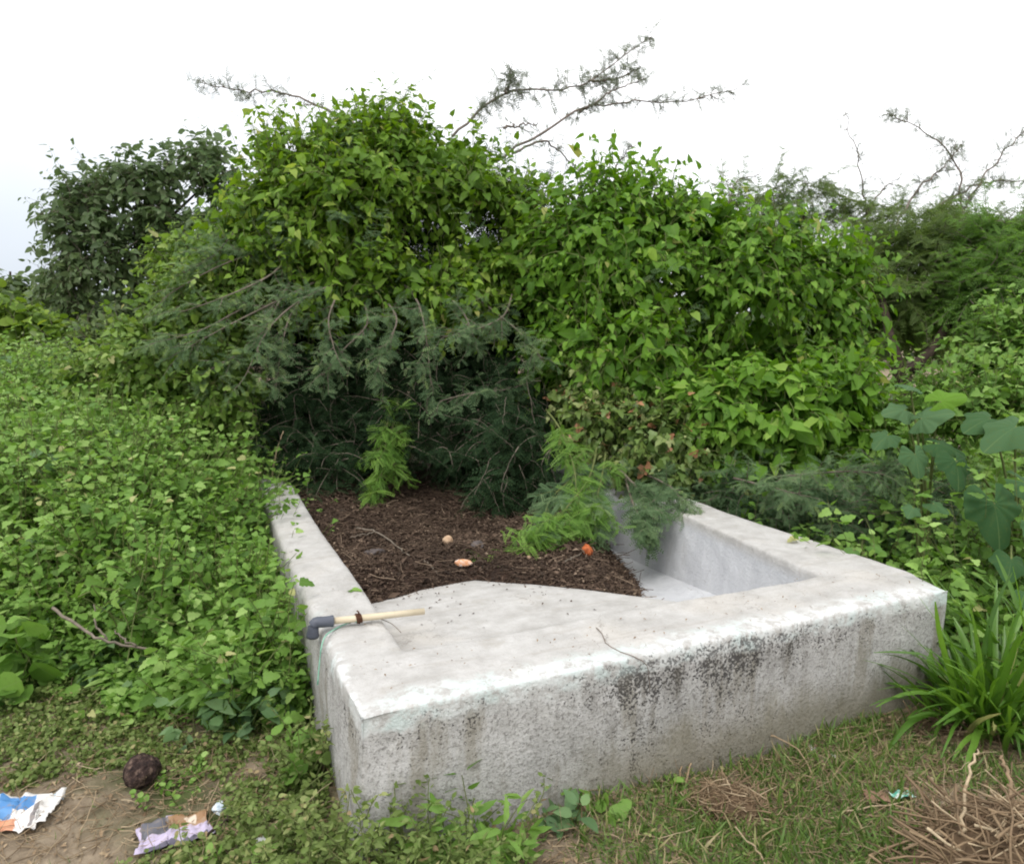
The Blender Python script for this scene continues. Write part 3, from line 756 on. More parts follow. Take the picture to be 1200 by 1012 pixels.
hanging('hanging_foliage', [[(700, 530, 5.0), (690, 570, 4.4), (700, 610, 4.2)], [(690, 545, 4.9), (645, 585, 4.3), (640, 620, 4.1)]], M['feather_blue'], .10, 12, (.10, .2), 11)

# long bare shoots against the sky
def sky_branch(paths, parent, root, seed, depth_leaf=.05, per=26, rad=.014, dens=1.0):
    for i, q in enumerate(paths): sky_branch_one([q], parent, root, seed + i * 100, depth_leaf, per, rad, dens)
def sky_branch_one(paths, parent, root, seed, depth_leaf=.05, per=26, rad=.014, dens=1.0):
    r_ = np.random.default_rng(seed)
    s_ = MB(); f = MB()
    for path in paths:
        pl = polyline([P(*q) for q in path], 22); pl[1:-1] += r_.normal(size=(20, 3)) * .012
        s_.tubes(pl, np.linspace(rad, rad * .25, 22), 5)
        Lp = np.linalg.norm(np.diff(pl, axis=0), axis=1).sum()
        m = int(per * .8 * Lp * dens)
        i = r_.uniform(2, 21, m); a = np.minimum(i.astype(int), 20)
        pos = pl[a] + (pl[a + 1] - pl[a]) * (i - a)[:, None]; tg = unit(pl[a + 1] - pl[a])
        d = tg * .7 + r_.normal(size=(m, 3)) * .55
        tw, td = shoots(pos, d, r_.uniform(.04, .20, m), 4, .0, .2, r_)
        s_.tubes(tw, np.linspace(1, .4, 5)[None] * .0045, 3, cap=False)
        for q in range(3):
            k = np.array([1, 2, 3, 4]); pp = tw[:, k].reshape(-1, 3); mm = len(pp)
            keep = r_.random(mm) < .5
            ld = td[:, k].reshape(-1, 3) * .5 + r_.normal(size=(mm, 3)) * .8
            f.add(T_FEATH_S, frames(ld[keep], r_.normal(size=(keep.sum(), 3)) + UP, depth_leaf * r_.uniform(.6, 1.6, keep.sum())), pp[keep], tones(keep.sum(), .05, .9, None, r_))
    b = child(s_, 'branch', M['skytwig'], parent, root)
    o = f.build('foliage', M['skyleaf'], b)
    return b
sky_branch([[(425, 150, 7.4), (372, 124, 7.6), (330, 108, 7.8), (285, 106, 7.9), (236, 97, 8.0)]], bush, bush, 41, .07)
sky_branch([[(530, 160, 7.2), (562, 130, 7.4), (600, 106, 7.6), (650, 106, 7.8), (692, 95, 7.9), (735, 62, 8.0), (764, 43, 8.1)], [(592, 110, 7.5), (600, 85, 7.6)], [(690, 96, 7.9), (725, 92, 8), (750, 78, 8)]], bush, bush, 42, .08, 34)
sky_branch([[(580, 190, 7.2), (640, 152, 7.4), (690, 126, 7.6), (740, 118, 7.8), (800, 119, 7.9), (862, 105, 8.0)], [(680, 131, 7.6), (715, 108, 7.7), (755, 92, 7.8)]], bush, bush, 43, .06, 24)
sky_branch([[(600, 180, 7.4), (640, 166, 7.6), (665, 188, 7.7), (700, 214, 7.8)], [(590, 150, 7.4), (630, 143, 7.6)]], bush, bush, 44, .05, 16)

# ------------------------------------------------------------------ creepers
def creeper(name, label, cat, lobes, n_shoot, size, tmpl, mat, root_px, seed, smat='stem', group=None, **kw):
    t = thing(name, label, cat, tuple(np.array([*P(*root_px)[:2], float(gz(*P(*root_px)[:2]))])), group)
    f = MB(); s_ = MB(); r_ = np.random.default_rng(seed)
    leafy(f, lobes, n_shoot, size, tmpl, stem_mb=s_, r=r_, **kw)
    child(f, 'foliage', M[mat], t, t); child(s_, 'stem', M[smat], t, t)
    return t
C_L = [lobe(375, 245, 6.3, 100, 80), lobe(470, 205, 6.4, 90, 60), lobe(318, 285, 6.1, 62, 62), lobe(535, 222, 6.4, 62, 68), lobe(440, 175, 6.5, 70, 38),
       lobe(400, 325, 6.0, 80, 40), lobe(575, 300, 6.3, 62, 62), lobe(500, 335, 6.0, 75, 34), lobe(600, 250, 6.5, 45, 42)]
creeper('leafy_creeper', 'bright yellow-green leafy creeper heaped over the tall left half of the thicket', 'creeper', C_L, 2300, .074, T_HEART, 'creeper', (450, 560, 7.0), 51,
        L=(.30, .70), up=.6, grav=.16, rough=.28, sink=.42, freq=2.8, fillsize=.13, fill=3400, hang=.6, hollows=[(465, 262, 5.9, 55, 26), (575, 258, 6.0, 40, 28), (330, 330, 5.7, 40, 22), (520, 310, 5.8, 30, 16), (410, 255, 5.9, 26, 16)])
C_R = [lobe(715, 295, 6.1, 100, 82), lobe(790, 275, 6.2, 78, 58), lobe(860, 325, 6.0, 90, 66), lobe(935, 332, 6.1, 78, 46), lobe(655, 345, 6.1, 48, 80), lobe(990, 325, 6.2, 38, 34),
       lobe(825, 275, 6.2, 70, 48), lobe(900, 300, 6.2, 70, 40), lobe(670, 420, 5.9, 58, 76), lobe(745, 415, 5.7, 92, 72), lobe(880, 400, 6.2, 115, 52)]
creeper('heart_leaf_creeper', 'dense green creeper with hanging heart-shaped leaves right of the bush', 'creeper', C_R, 2700, .076, T_HEART, 'creeper_r', (800, 560, 6.6), 52,
        L=(.28, .66), up=.55, grav=.2, rough=.25, sink=.42, freq=3.0, fillsize=.13, fill=3200, hang=.85, hollows=[(905, 375, 5.5, 80, 26), (830, 385, 5.4, 45, 26), (715, 345, 5.4, 30, 20), (640, 425, 5.4, 26, 26), (680, 300, 5.6, 18, 26), (760, 400, 5.3, 24, 16)])
C_F = [lobe(900, 480, 5.2, 92, 58), lobe(830, 495, 5.2, 66, 52), lobe(962, 470, 5.3, 58, 58), lobe(900, 530, 5.1, 95, 32)]
creeper('heart_leaf_creeper', 'low bright creeper with large heart-shaped leaves behind the right trough wall', 'creeper', C_F, 700, .088, T_HEART, 'creeper_r', (900, 600, 5.4), 53,
        L=(.22, .48), up=.5, grav=.2, rough=.2, fill=700, hang=.8, hollows=[(905, 465, 4.8, 22, 18)])
C_I = [lobe(775, 515, 5.0, 62, 46), lobe(720, 490, 5.2, 52, 34), lobe(795, 545, 5.0, 50, 26), lobe(690, 455, 5.5, 45, 35)]
creeper('ivy_like_vine', 'pale mottled vine with small lobed leaves trailing over the right trough wall', 'vine', C_I, 460, .055, T_IVY, 'mixed', (800, 600, 5.2), 54,
        L=(.18, .40), up=.3, grav=.22, rough=.18, fill=700, hang=.7, odd=.04, sink=.15)
C_S = [lobe(235, 360, 5.7, 62, 48), lobe(195, 415, 5.5, 66, 46), lobe(290, 300, 6.0, 34, 36), lobe(262, 450, 5.3, 44, 50), lobe(140, 435, 5.9, 58, 38), lobe(225, 310, 6.4, 45, 35)]
creeper('sloping_vine', 'mid-green vine with small leaves sloping down the left side of the bush', 'vine', C_S, 1100, .056, T_TOOTH, 'vine_green', (240, 560, 6.4), 55,
        L=(.25, .5), up=.5, grav=.14, rough=.18, fill=900, hang=.4, odd=.004)
C_T = [lobe(1005, 480, 5.6, 50, 48), lobe(1130, 462, 6.0, 60, 34), lobe(1175, 405, 5.8, 48, 45), lobe(1050, 515, 5.2, 50, 45), lobe(1150, 470, 5.2, 70, 40), lobe(1215, 420, 5.6, 50, 60)]
creeper('tangled_vine', 'light green tangle of small leaves and tendrils around the broad-leaved plant', 'vine', C_T, 850, .060, T_IVY, 'herb', (1080, 600, 5.6), 56,
        L=(.25, .5), up=.6, grav=.15, rough=.2, fill=700, hang=.4, odd=.004)

# feathery sprays of the bush poking out through the creepers
f = MB(); s_ = MB(); r3 = np.random.default_rng(58)
p, n = sample_lobes(C_L + C_R[:3], 150, .25, r=r3, freq=2.8); keep = wob(p, 1.6, 6) > -.1; p, n = p[keep], n[keep]
d = n * .8 + UP * .4 + r3.normal(size=p.shape) * .45
feathery(f, p - unit(d) * .1, d, r3.uniform(.3, .6, len(p)), 8, .085, T_FEATH_S, .08, .12, 1, .05, .9, None, None, r3)
child(f, 'foliage', M['feather_blue'], bush, bush)

# feathery growth along the outside of the right wall
low = thing('feathery_shrub', 'low dark feathery shrub spilling over the right trough wall', 'shrub', tuple(W(2.95, 1.7, 0)))
r2 = np.random.default_rng(61); f = MB(); s_ = MB()
E_L = [lobe(870, 562, 4.9, 62, 22, .25), lobe(940, 583, 4.7, 62, 24, .25), lobe(1010, 605, 4.4, 60, 28, .25), lobe(1065, 585, 4.6, 50, 34, .3)]
p, n = sample_lobes(E_L, 330, .15, r=r2); d = n * .7 + UP * .45 + r2.normal(size=p.shape) * .5
feathery(f, p - unit(d) * .15, d, r2.uniform(.18, .36, len(p)), 7, .07, T_FEATH, .16, .12, 2, .05, .75, s_, wob(p, 2, 1) * .15, r2)
p, n = sample_lobes(E_L, 120, 0, (.4, .85), r2); feathery(f, p, r2.normal(size=p.shape), .35, 7, .09, T_FEATH_S, .1, .15, 2, 0, .4, s_, None, r2)  # inner sprays get darker tones as painted shade
child(f, 'foliage', M['feather_blue'], low, low); child(s_, 'stem', M['twig'], low, low)
spray('foliage', [[(900, 560, 4.7), (950, 555, 4.3), (1000, 552, 4.1), (1050, 556, 4.0)], [(860, 560, 4.6), (900, 570, 4.3), (940, 580, 4.15)]], M['feather_blue'], low, low, .07, 12, (.1, .22), 5, seed=62)
spray('foliage', [[(720, 545, 4.9), (745, 570, 4.5), (765, 600, 4.3), (762, 622, 4.25)], [(745, 550, 4.9), (785, 570, 4.5), (800, 590, 4.35)], [(730, 550, 4.9), (742, 590, 4.4), (755, 612, 4.25)]], M['feather_blue'], low, low, .075, 8, (.08, .17), 5, .1, .9, seed=63, tmpl=T_FEATH_S)

# ------------------------------------------------------------------ thorn trees at the right
def thorn_tree(name, label, lobes, trunks, n_spray, seed, mat='thorn', plen=.13, group=None, dark=.85, inner=160):
    b0 = P(*trunks[0][0]); t = thing(name, label, 'tree', (b0[0], b0[1], float(gz(b0[0], b0[1]))), group)
    r_ = np.random.default_rng(seed); f = MB(); s_ = MB()
    p, n = sample_lobes(lobes, n_spray, .16, r=r_); d = n * .8 + UP * .3 + r_.normal(size=p.shape) * .5
    L = r_.uniform(.4, .9, n_spray)
    feathery(f, p - unit(d) * (L * .5)[:, None], d, L, 9, plen, T_FEATH_S, .12, .12, 2, .05, dark, s_, wob(p, 1.0, 2) * .15, r_)
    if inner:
        p, n = sample_lobes(lobes, inner, 0, (.4, .85), r_); feathery(f, p, r_.normal(size=p.shape), .5, 7, plen * 1.2, T_FEATH_S, .1, .15, 2, 0, .4, s_, None, r_)  # darker tones for inner sprays paint shade inside the crown
    child(f, 'crown', M[mat], t, t); child(s_, 'twig_growth', M['twig'], t, t)
    for tr in trunks:
        m = MB(); q = polyline([P(*a) for a in tr], 14); q[0, 2] = min(q[0, 2], float(gz(q[0, 0], q[0, 1])) - .1)
        m.tubes(q, np.linspace(.075, .03, 14), 8); child(m, 'trunk', M['bark'], t, t)
    return t
R_L = [lobe(1095, 300, 8.0, 85, 38), lobe(1060, 332, 7.6, 60, 34), lobe(1150, 330, 7.8, 80, 45), lobe(1030, 330, 7.8, 35, 35), lobe(1200, 290, 8.2, 60, 40), lobe(1140, 345, 7.4, 60, 22)]
rt = thorn_tree('thorn_tree', 'feathery thorn tree with two thin dark trunks showing right of the creeper', R_L, [[(1062, 500, 6.9), (1052, 430, 6.9), (1043, 395, 7.0), (1034, 350, 7.2)], [(1045, 500, 6.8), (1066, 440, 6.8), (1095, 405, 6.9), (1128, 350, 7.2)]], 520, 71)
sky_branch([[(1130, 300, 8.2), (1128, 240, 8.6), (1120, 190, 8.8), (1085, 156, 8.9), (1040, 133, 9.0)], [(1130, 245, 8.6), (1160, 198, 8.8), (1215, 138, 9)], [(1030, 300, 8.3), (1065, 236, 8.6), (1105, 195, 8.7), (1128, 170, 8.8)], [(1100, 240, 8.6), (1150, 215, 8.7), (1210, 212, 8.8)]], rt, rt, 73, .07, 22, .016)
R2 = [lobe(935, 228, 10, 42, 20, .5), lobe(980, 245, 10, 40, 18, .5), lobe(870, 245, 10, 40, 25, .5), lobe(1075, 255, 10, 55, 18, .5)]
rt2 = thorn_tree('thorn_tree', 'sparse feathery tree rising behind the right creeper with one upright twig', R2, [[(960, 400, 10), (955, 330, 10), (945, 270, 10), (935, 235, 10)]], 150, 72, plen=.12, inner=0)
sky_branch([[(1010, 330, 9.8), (1016, 260, 9.9), (1010, 215, 10), (1000, 170, 10), (990, 130, 10)], [(1012, 240, 9.9), (970, 222, 10), (940, 215, 10)], [(1015, 250, 9.9), (1035, 222, 10), (1055, 208, 10)], [(720, 260, 9), (722, 200, 9), (735, 178, 9), (745, 170, 9)], [(850, 260, 9.6), (862, 215, 9.8), (890, 205, 9.9)]], rt2, rt2, 74, .05, 14, .014)
R3 = [lobe(1190, 330, 6.8, 60, 45), lobe(1215, 290, 7.0, 50, 40), lobe(1170, 285, 7.2, 40, 25)]
thorn_tree('feathery_shrub', 'pale green feathery shrub at the right edge beside the thorn tree', R3, [[(1215, 500, 6.9), (1212, 430, 6.9), (1205, 370, 6.9), (1195, 320, 6.9)]], 220, 75, 'feather_young', .10, None, .45, 90)

# ------------------------------------------------------------------ trees and shrubs at the left
def leaf_tree(name, label, cat, lobes, trunk, n_shoot, size, tmpl, mat, seed, tr=.10, fill=200, rough=.2, group=None, **kw):
    b0 = P(*trunk[0]); t = thing(name, label, cat, (b0[0], b0[1], float(gz(b0[0], b0[1]))), group)
    r_ = np.random.default_rng(seed); f = MB(); s_ = MB()
    leafy(f, lobes, n_shoot, size, tmpl, stem_mb=s_, r=r_, rough=rough, fill=fill, **kw)
    child(f, 'crown', M[mat], t, t)
    m = MB(); q = polyline([P(*a) for a in trunk], 12); q[0, 2] = float(gz(q[0, 0], q[0, 1])) - .1
    m.tubes(q, np.linspace(tr, tr * .5, 12), 8)
    for l in lobes: branch_set(m, q[-3], [l[0] + r_.normal(size=3) * .1], tr * .45, 5, .25, seed + 7)
    child(m, 'trunk', M['bark'], t, t); child(s_, 'twig_growth', M['twig'], t, t)
    return t
H_L = [lobe(115, 275, 13, 58, 62), lobe(185, 215, 13, 52, 42), lobe(248, 205, 13, 36, 45), lobe(75, 320, 13, 32, 42), lobe(160, 310, 13.2, 80, 48), lobe(230, 265, 13, 50, 45), lobe(95, 235, 13, 32, 28), lobe(120, 360, 13, 70, 35)]
leaf_tree('shade_tree', 'grey-green broad-crowned tree standing behind the vine at the left', 'tree', H_L, [(165, 420, 13), (165, 370, 13), (160, 320, 13), (158, 290, 13)], 1300, .14, T_OVATE, 'tree', 81, .13, 220, .24,
          L=(.4, .8), up=.4, grav=.14, hang=.5, spread=.7, K=8, sink=.5, crest=.4)
leaf_tree('light_shrub', 'light green shrub at the left edge below the shade tree', 'shrub', [lobe(20, 385, 10, 45, 32), lobe(60, 400, 9.8, 35, 28), lobe(-30, 380, 10, 40, 40)], [(30, 460, 10), (30, 430, 10), (28, 410, 10), (28, 390, 10)], 260, .12, T_ROUND, 'shrub_y', 82, .04, 120, .15,
          L=(.25, .5), up=.5)
leaf_tree('dark_shrub', 'dark green shrub between the light shrub and the sloping vine', 'shrub', [lobe(75, 432, 8.4, 55, 28), lobe(25, 432, 8.4, 40, 20), lobe(120, 405, 8.6, 45, 35)], [(80, 480, 8.5), (80, 460, 8.5), (80, 445, 8.5), (80, 430, 8.5)], 340, .085, T_OVATE, 'shrub_d', 83, .04, 160, .15,
          L=(.25, .5), up=.4)
leaf_tree('distant_tree', 'small dark distant tree on the skyline at the left edge', 'tree', [lobe(10, 345, 30, 28, 17), lobe(-15, 345, 30, 30, 20), lobe(45, 352, 30, 25, 12)], [(12, 385, 30), (12, 370, 30), (12, 350, 30), (12, 318, 30)], 160, .38, T_OVATE, 'shrub_d', 84, .08, 60, .2, L=(.5, 1.2), up=.4)
# far thicket closing the horizon
def far_thicket():
    mb = MB(); r_ = np.random.default_rng(91)
    n = 11000; x = r_.uniform(-34, 34, n); y = 24 + np.abs(r_.normal(size=n)) * 3 + .0 * x
    h = 2.0 + .5 * np.sin(x * .5) + .35 * np.sin(x * 1.3 + 2)
    z = gz(x, y) + h * r_.uniform(0, 1, n) ** .7
    mb.add(T_OVATE, frames(r_.normal(size=(n, 3)), r_.normal(size=(n, 3)) + UP, r_.uniform(.35, .7, n)), np.stack([x, y, z], -1), tones(n, 0, .8, None, r_))
    tag(mb.build('distant_scrub', M['shrub_d']), 'dark band of distant scrub closing the horizon behind the thicket', 'scrub', None, 'stuff')
far_thicket()
#@@PART3
# ------------------------------------------------------------------ weeds (uncountable cover)
def herb(mb, smb, xy, h, size, tmpl, K=6, r=rng, lo=.1, hi=.95, lean=.35, pairs=2, zoff=0., wander=.14):
    n = len(xy); z = gz(xy[:, 0], xy[:, 1]) + zoff
    p = np.column_stack([xy, z])
    d = UP + r.normal(size=(n, 3)) * lean
    pts, dirs = shoots(p, d, h, K, .03, wander, r)
    smb.tubes(pts, np.linspace(1, .5, K + 1)[None] * .003, 3, cap=False)
    bt = wob(p, 1.9, 4) * .20 + r.normal(size=n) * .07
    for q in range(pairs):
        k = np.arange(1, K + 1); pos = pts[:, k].reshape(-1, 3); m = len(pos)
        a = r.uniform(0, 6.28, m)
        ld = np.column_stack([np.cos(a), np.sin(a), r.normal(.05, .35, m)]) + dirs[:, k].reshape(-1, 3) * .2
        nm = UP * .9 + r.normal(size=(m, 3)) * .68 - np.array([0, .32, 0])
        sz = size * np.clip(r.normal(1, .28, m), .4, 1.7)
        tn = tones(m, lo, hi, np.repeat(bt, K) + np.tile((k / K - .6) * .30, n), r)
        tn[r.random(m) < .012] = 1
        mb.add(tmpl, frames(ld, nm, sz), pos + unit(ld) * (sz * .3)[:, None], tn)
def region(n, x0, x1, y0, y1, ok, r):
    out = []; g = 0
    while g < n:
        x = r.uniform(x0, x1, n * 3); y = y0 + (y1 - y0) * r.uniform(0, 1, n * 3) ** 1.35
        u, v = to_uv(x, y); k = ok(x, y, u, v); out.append(np.column_stack([x, y])[k]); g += k.sum()
    return np.concatenate(out)[:n]
rw = np.random.default_rng(101)
edge_y = lambda x: np.interp(x, [-6, -2.6, -1.7, -1.1, -.75], [3.2, 3.12, 2.98, 2.80, 2.5])
okL = lambda x, y, u, v: (u < -.03) & (y > edge_y(x) + .10 * np.sin(x * 5) + .05 * np.sin(x * 13)) & (x > -.78 * y - .5)
def weed_mass(name, n, size, tmpl, mat, hs, r, ok, box, label, K=6, pairs=2, lo=.1, hi=.95, gate=None):
    f = MB(); s_ = MB(); xy = region(n, *box, ok, r)
    if gate is not None:
        p3 = np.column_stack([xy, 0 * xy[:, 0]]); xy = xy[wob(p3, 1.5, gate) > -.05]
    inn = np.clip((xy[:, 1] - edge_y(xy[:, 0])) / .9, 0, 1) if ok is okL else np.ones(len(xy))
    h = (hs[0] + (hs[1] - hs[0]) * inn) * r.uniform(.6, 1.15, len(xy)) * (1 + .5 * wob(np.column_stack([xy, 0 * inn]), 2.3, 2))
    herb(f, s_, xy, h, size, tmpl, K, r, lo, hi, pairs=pairs)
    nv = s_.n
    for arr in s_.mi: arr[:] = 1
    f.v += s_.v; f.li += [a + f.n for a in s_.li]; f.lt += s_.lt; f.tone += s_.tone; f.ac += s_.ac; f.mi += s_.mi; f.n += nv
    return tag(f.build(name, [M[mat], M['stem']]), label, 'weeds', None, 'stuff')
boxL = (-7, -.3, 2.3, 8.2)
weed_mass('small_leaf_weeds', 8200, .037, T_TOOTH, 'herb', (.18, .70), rw, okL, boxL, 'bright green mass of small-leaved weeds covering the bank left of the trough', 7, 2)
weed_mass('round_leaf_weeds', 380, .062, T_ROUND, 'herb', (.12, .56), rw, okL, boxL, 'taller round-leaved weeds mixed through the bank left of the trough', 6, 2, .15, .95, 1)
weed_mass('bluish_weeds', 480, .058, T_HEART, 'herb_blue', (.12, .52), rw, okL, boxL, 'cooler bluish green weeds in patches on the left bank', 6, 2, .1, .9, 3)
okW = lambda x, y, u, v: (u > -.45) & (u < -.06 + .05 * (v > 3.4)) & (v > .95) & (v < 4.6)
weed_mass('tall_weeds', 620, .042, T_TOOTH, 'herb', (.40, .62), rw, okW, (-2.8, -.4, 2.6, 7), 'taller bright weeds leaning against the left trough wall', 8, 2)
weed_mass('narrow_leaf_weeds', 620, .062, T_LANCE, 'herb', (.2, .62), rw, okL, boxL, 'narrow-leaved taller weeds standing in clumps on the left bank', 9, 2, .3, 1, 5)
def mounds():
    f = MB(); s_ = MB(); r_ = np.random.default_rng(131); L = []
    for _ in range(30):
        y = r_.uniform(3.2, 6.6); x = r_.uniform(-.74 * y, -.30 * y - .25)
        if not okL(x, y, *to_uv(x, y)) or to_uv(x, y)[0] > -.25: continue
        h = r_.uniform(.16, .34) * (1 + .12 * (y - 3)); L.append((np.array([x, y, float(gz(x, y)) + .30]), np.array([r_.uniform(.22, .45), r_.uniform(.22, .4), h])))
    leafy(f, L, 1000, .044, T_TOOTH, L=(.18, .42), up=.9, grav=.10, hang=.35, rough=.25, fill=500, stem_mb=s_, r=r_, sink=.12, spread=.6, K=8, fillsize=.06)
    nv = len(f.v)
    n = 240; xy = region(n, *boxL, okL, r_); z0 = gz(xy[:, 0], xy[:, 1])
    pts, dr = shoots(np.column_stack([xy, z0 + .2]), UP + r_.normal(size=(n, 3)) * .3, r_.uniform(.3, .62, n), 7, .03, .08, r_)
    s_.tubes(pts, np.linspace(1, .4, 8)[None] * .0028, 3, cap=False)
    k = np.array([3, 4, 5, 6, 7]); pp = pts[:, k].reshape(-1, 3); m = len(pp)
    f.add(T_LANCE, frames(r_.normal(size=(m, 3)) * [1, 1, .5] + UP * .4, UP + r_.normal(size=(m, 3)) * .5, r_.uniform(.02, .05, m)), pp, tones(m, .4, 1, None, r_))
    for arr in s_.mi: arr[:] = 1
    n0 = f.n
    f.v += s_.v; f.li += [a + n0 for a in s_.li]; f.lt += s_.lt; f.tone += s_.tone; f.ac += s_.ac; f.mi += s_.mi; f.n += s_.n
    tag(f.build('mounded_weeds', [M['herb'], M['stem']]), 'taller tangled mounds and stalks standing out of the weeds on the left bank', 'weeds', None, 'stuff')
mounds()
okQ = lambda x, y, u, v: (u > 2.74) & (u < 4.6) & (v > .25) & (v < 3.2)
weed_mass('rank_weeds', 600, .052, T_TOOTH, 'herb', (.42, .92), rw, okQ, (1.0, 4.6, 3.0, 6.5), 'rank weeds crowding the outside of the right trough wall', 8, 2, .05, .9)
okR = lambda x, y, u, v: (u > 2.72) & (y > 3.0) & (x < .80 * y + .6)
weed_mass('undergrowth_weeds', 1500, .062, T_IVY, 'herb', (.15, .42), rw, okR, (1.0, 6.5, 3.0, 8.5), 'green undergrowth filling the ground right of the trough', 6, 2, .05, .8)
okB = lambda x, y, u, v: (v > 4.3) & (np.abs(x) < .8 * y)
weed_mass('shaded_weeds', 900, .075, T_OVATE, 'herb_blue', (.2, .5), rw, okB, (-6, 6, 6, 12), 'shaded weeds growing under and behind the thicket', 6, 2, 0, .6)

# short creeping herbs and turf in front
ry = np.random.default_rng(111)
bare = G(95, 965)
def soil_amount(x, y):
    p3 = np.column_stack([x, y, 0 * x])
    b = np.exp(-(((x - bare[0]) / .50) ** 2 + ((y - bare[1]) / .26) ** 2))
    for (px, py, r_, k) in ((1120, 860, .22, .7), (860, 935, .13, .9), (1180, 990, .3, .8), (230, 850, .18, .55), (640, 1000, .14, .6), (300, 905, .16, .45), (20, 900, .2, .5), (740, 900, .12, .4)):
        g = G(px, py); b = np.maximum(b, k * np.exp(-(((x - g[0]) / r_) ** 2 + ((y - g[1]) / r_) ** 2)))
    return b + .22 * wob(p3, 4.5, 2) + .15 * wob(p3, 12, 3)
okG = lambda x, y, u, v: ((v < .0) | (u < -.03) | (u > 2.66)) & (y < edge_y(x) + .5) & (np.abs(x) < .8 * y + .6)
def turf():
    mb = MB()
    xy = region(108000, -3.0, 3.2, 1.2, 3.6, okG, ry)
    s = soil_amount(xy[:, 0], xy[:, 1]); xy = xy[ry.random(len(xy)) > np.clip(s * 1.6 + .08, 0, .985)]
    n = len(xy); pos = np.column_stack([xy, gz(xy[:, 0], xy[:, 1]) - .004])
    d = UP * .8 + ry.normal(size=(n, 3)) * .65; d[:, 2] = np.abs(d[:, 2]) + .1
    nm = ry.normal(size=(n, 3)) + UP * .3
    right = sstep(-.2, .6, xy[:, 0])
    L = (.032 + .026 * right) * np.clip(ry.normal(1, .4, n), .4, 2.4)
    Mx = frames(d, nm, np.column_stack([L * (1.0 + .5 * ry.random(n)), L, L]))
    t = tones(n, .05, .95, wob(pos, 3, 1) * .15, ry); dry = ry.random(n) < (.10 + .15 * np.clip(s[:1].mean() + .3, 0, .4)); t[dry] = ry.uniform(.88, 1, dry.sum())
    mb.add(T_GRASS, Mx, pos, t)
    tag(mb.build('grass', M['grass']), 'short patchy grass on the ground in front of the trough', 'grass', None, 'stuff')
    f = MB(); s_ = MB()
    okC = lambda x, y, u, v: okG(x, y, u, v) & (x < -.15) & (soil_amount(x, y) < .33)
    xy = region(6200, -3.0, .6, 1.4, 3.1, okC, ry)
    herb(f, s_, xy, ry.uniform(.015, .075, len(xy)), .0145, T_ROUND, 5, ry, .1, .95, .9, 2)
    okC2 = lambda x, y, u, v: okG(x, y, u, v) & (soil_amount(x, y) < .3)
    xy = region(650, -.5, 2.8, 1.4, 3.2, okC2, ry)
    herb(f, s_, xy, ry.uniform(.015, .05, len(xy)), .013, T_OVATE, 4, ry, .1, .95, .9, 2)
    tag(f.build('creeping_herbs', M['olive']), 'tiny-leaved creeping herbs mixed into the turf at the front left', 'weeds', None, 'stuff')
turf()
def straw():
    mb = MB(); r_ = np.random.default_rng(121)
    ctr = [(1130, 870, .25, 500), (860, 930, .16, 420), (1160, 985, .35, 900), (90, 965, .45, 750), (640, 985, .25, 420), (240, 850, .3, 320), (740, 905, .25, 260), (950, 920, .35, 420), (350, 800, .12, 120), (1050, 900, .3, 300), (300, 920, .3, 260)]
    for px, py, s, n in ctr:
        g = G(px, py); xy = g[:2] + r_.normal(size=(n, 2)) * [s, s * .6]
        u, v = to_uv(xy[:, 0], xy[:, 1]); k = (v < -.01) | (u < -.03) | (u > 2.66); xy = xy[k]; n = len(xy)
        p = np.column_stack([xy, gz(xy[:, 0], xy[:, 1]) + r_.uniform(.003, .02, n)])
        a = r_.uniform(0, 6.28, n)
        pts, _ = shoots(p, np.column_stack([np.cos(a), np.sin(a), r_.normal(0, .12, n)]), r_.uniform(.03, .16, n), 4, 0, .22, r_)
        pts[..., 2] = np.maximum(pts[..., 2], gz(pts[..., 0], pts[..., 1]) + .002)
        mb.tubes(pts, (r_.uniform(.0008, .0022, n))[:, None] * np.linspace(1, .5, 5)[None], 3, tones(n, .1, 1, None, r_), 0, False)
    n = 5200; xy = region(n, -2.8, 3, 1.3, 3.3, okG, r_)
    p = np.column_stack([xy, gz(xy[:, 0], xy[:, 1]) + .006])
    mb.add(T_BIT, frames(r_.normal(size=(n, 3)) * [1, 1, .25], UP + r_.normal(size=(n, 3)) * .4, r_.uniform(.01, .035, n)), p, tones(n, 0, .9, None, r_), 0)
    n = 260; u = r_.uniform(.03, 2.6, n); v = np.abs(r_.normal(size=n)) * .5 + .04; k = (v < .36) | (u < .22) & (v < 3.5); u, v = u[k], v[k]; n = len(u)
    w3 = np.array([W(a, b, .503) for a, b in zip(u, v)])
    mb.add(T_BIT, frames(r_.normal(size=(n, 3)) * [1, 1, .12], UP + r_.normal(size=(n, 3)) * .25, r_.uniform(.005, .016, n)), w3, tones(n, 0, .6, None, r_), 0)
    tag(mb.build('straw_litter', M['straw']), 'scattered dry straw and dead leaf bits lying on the soil', 'straw', None, 'stuff')
straw()

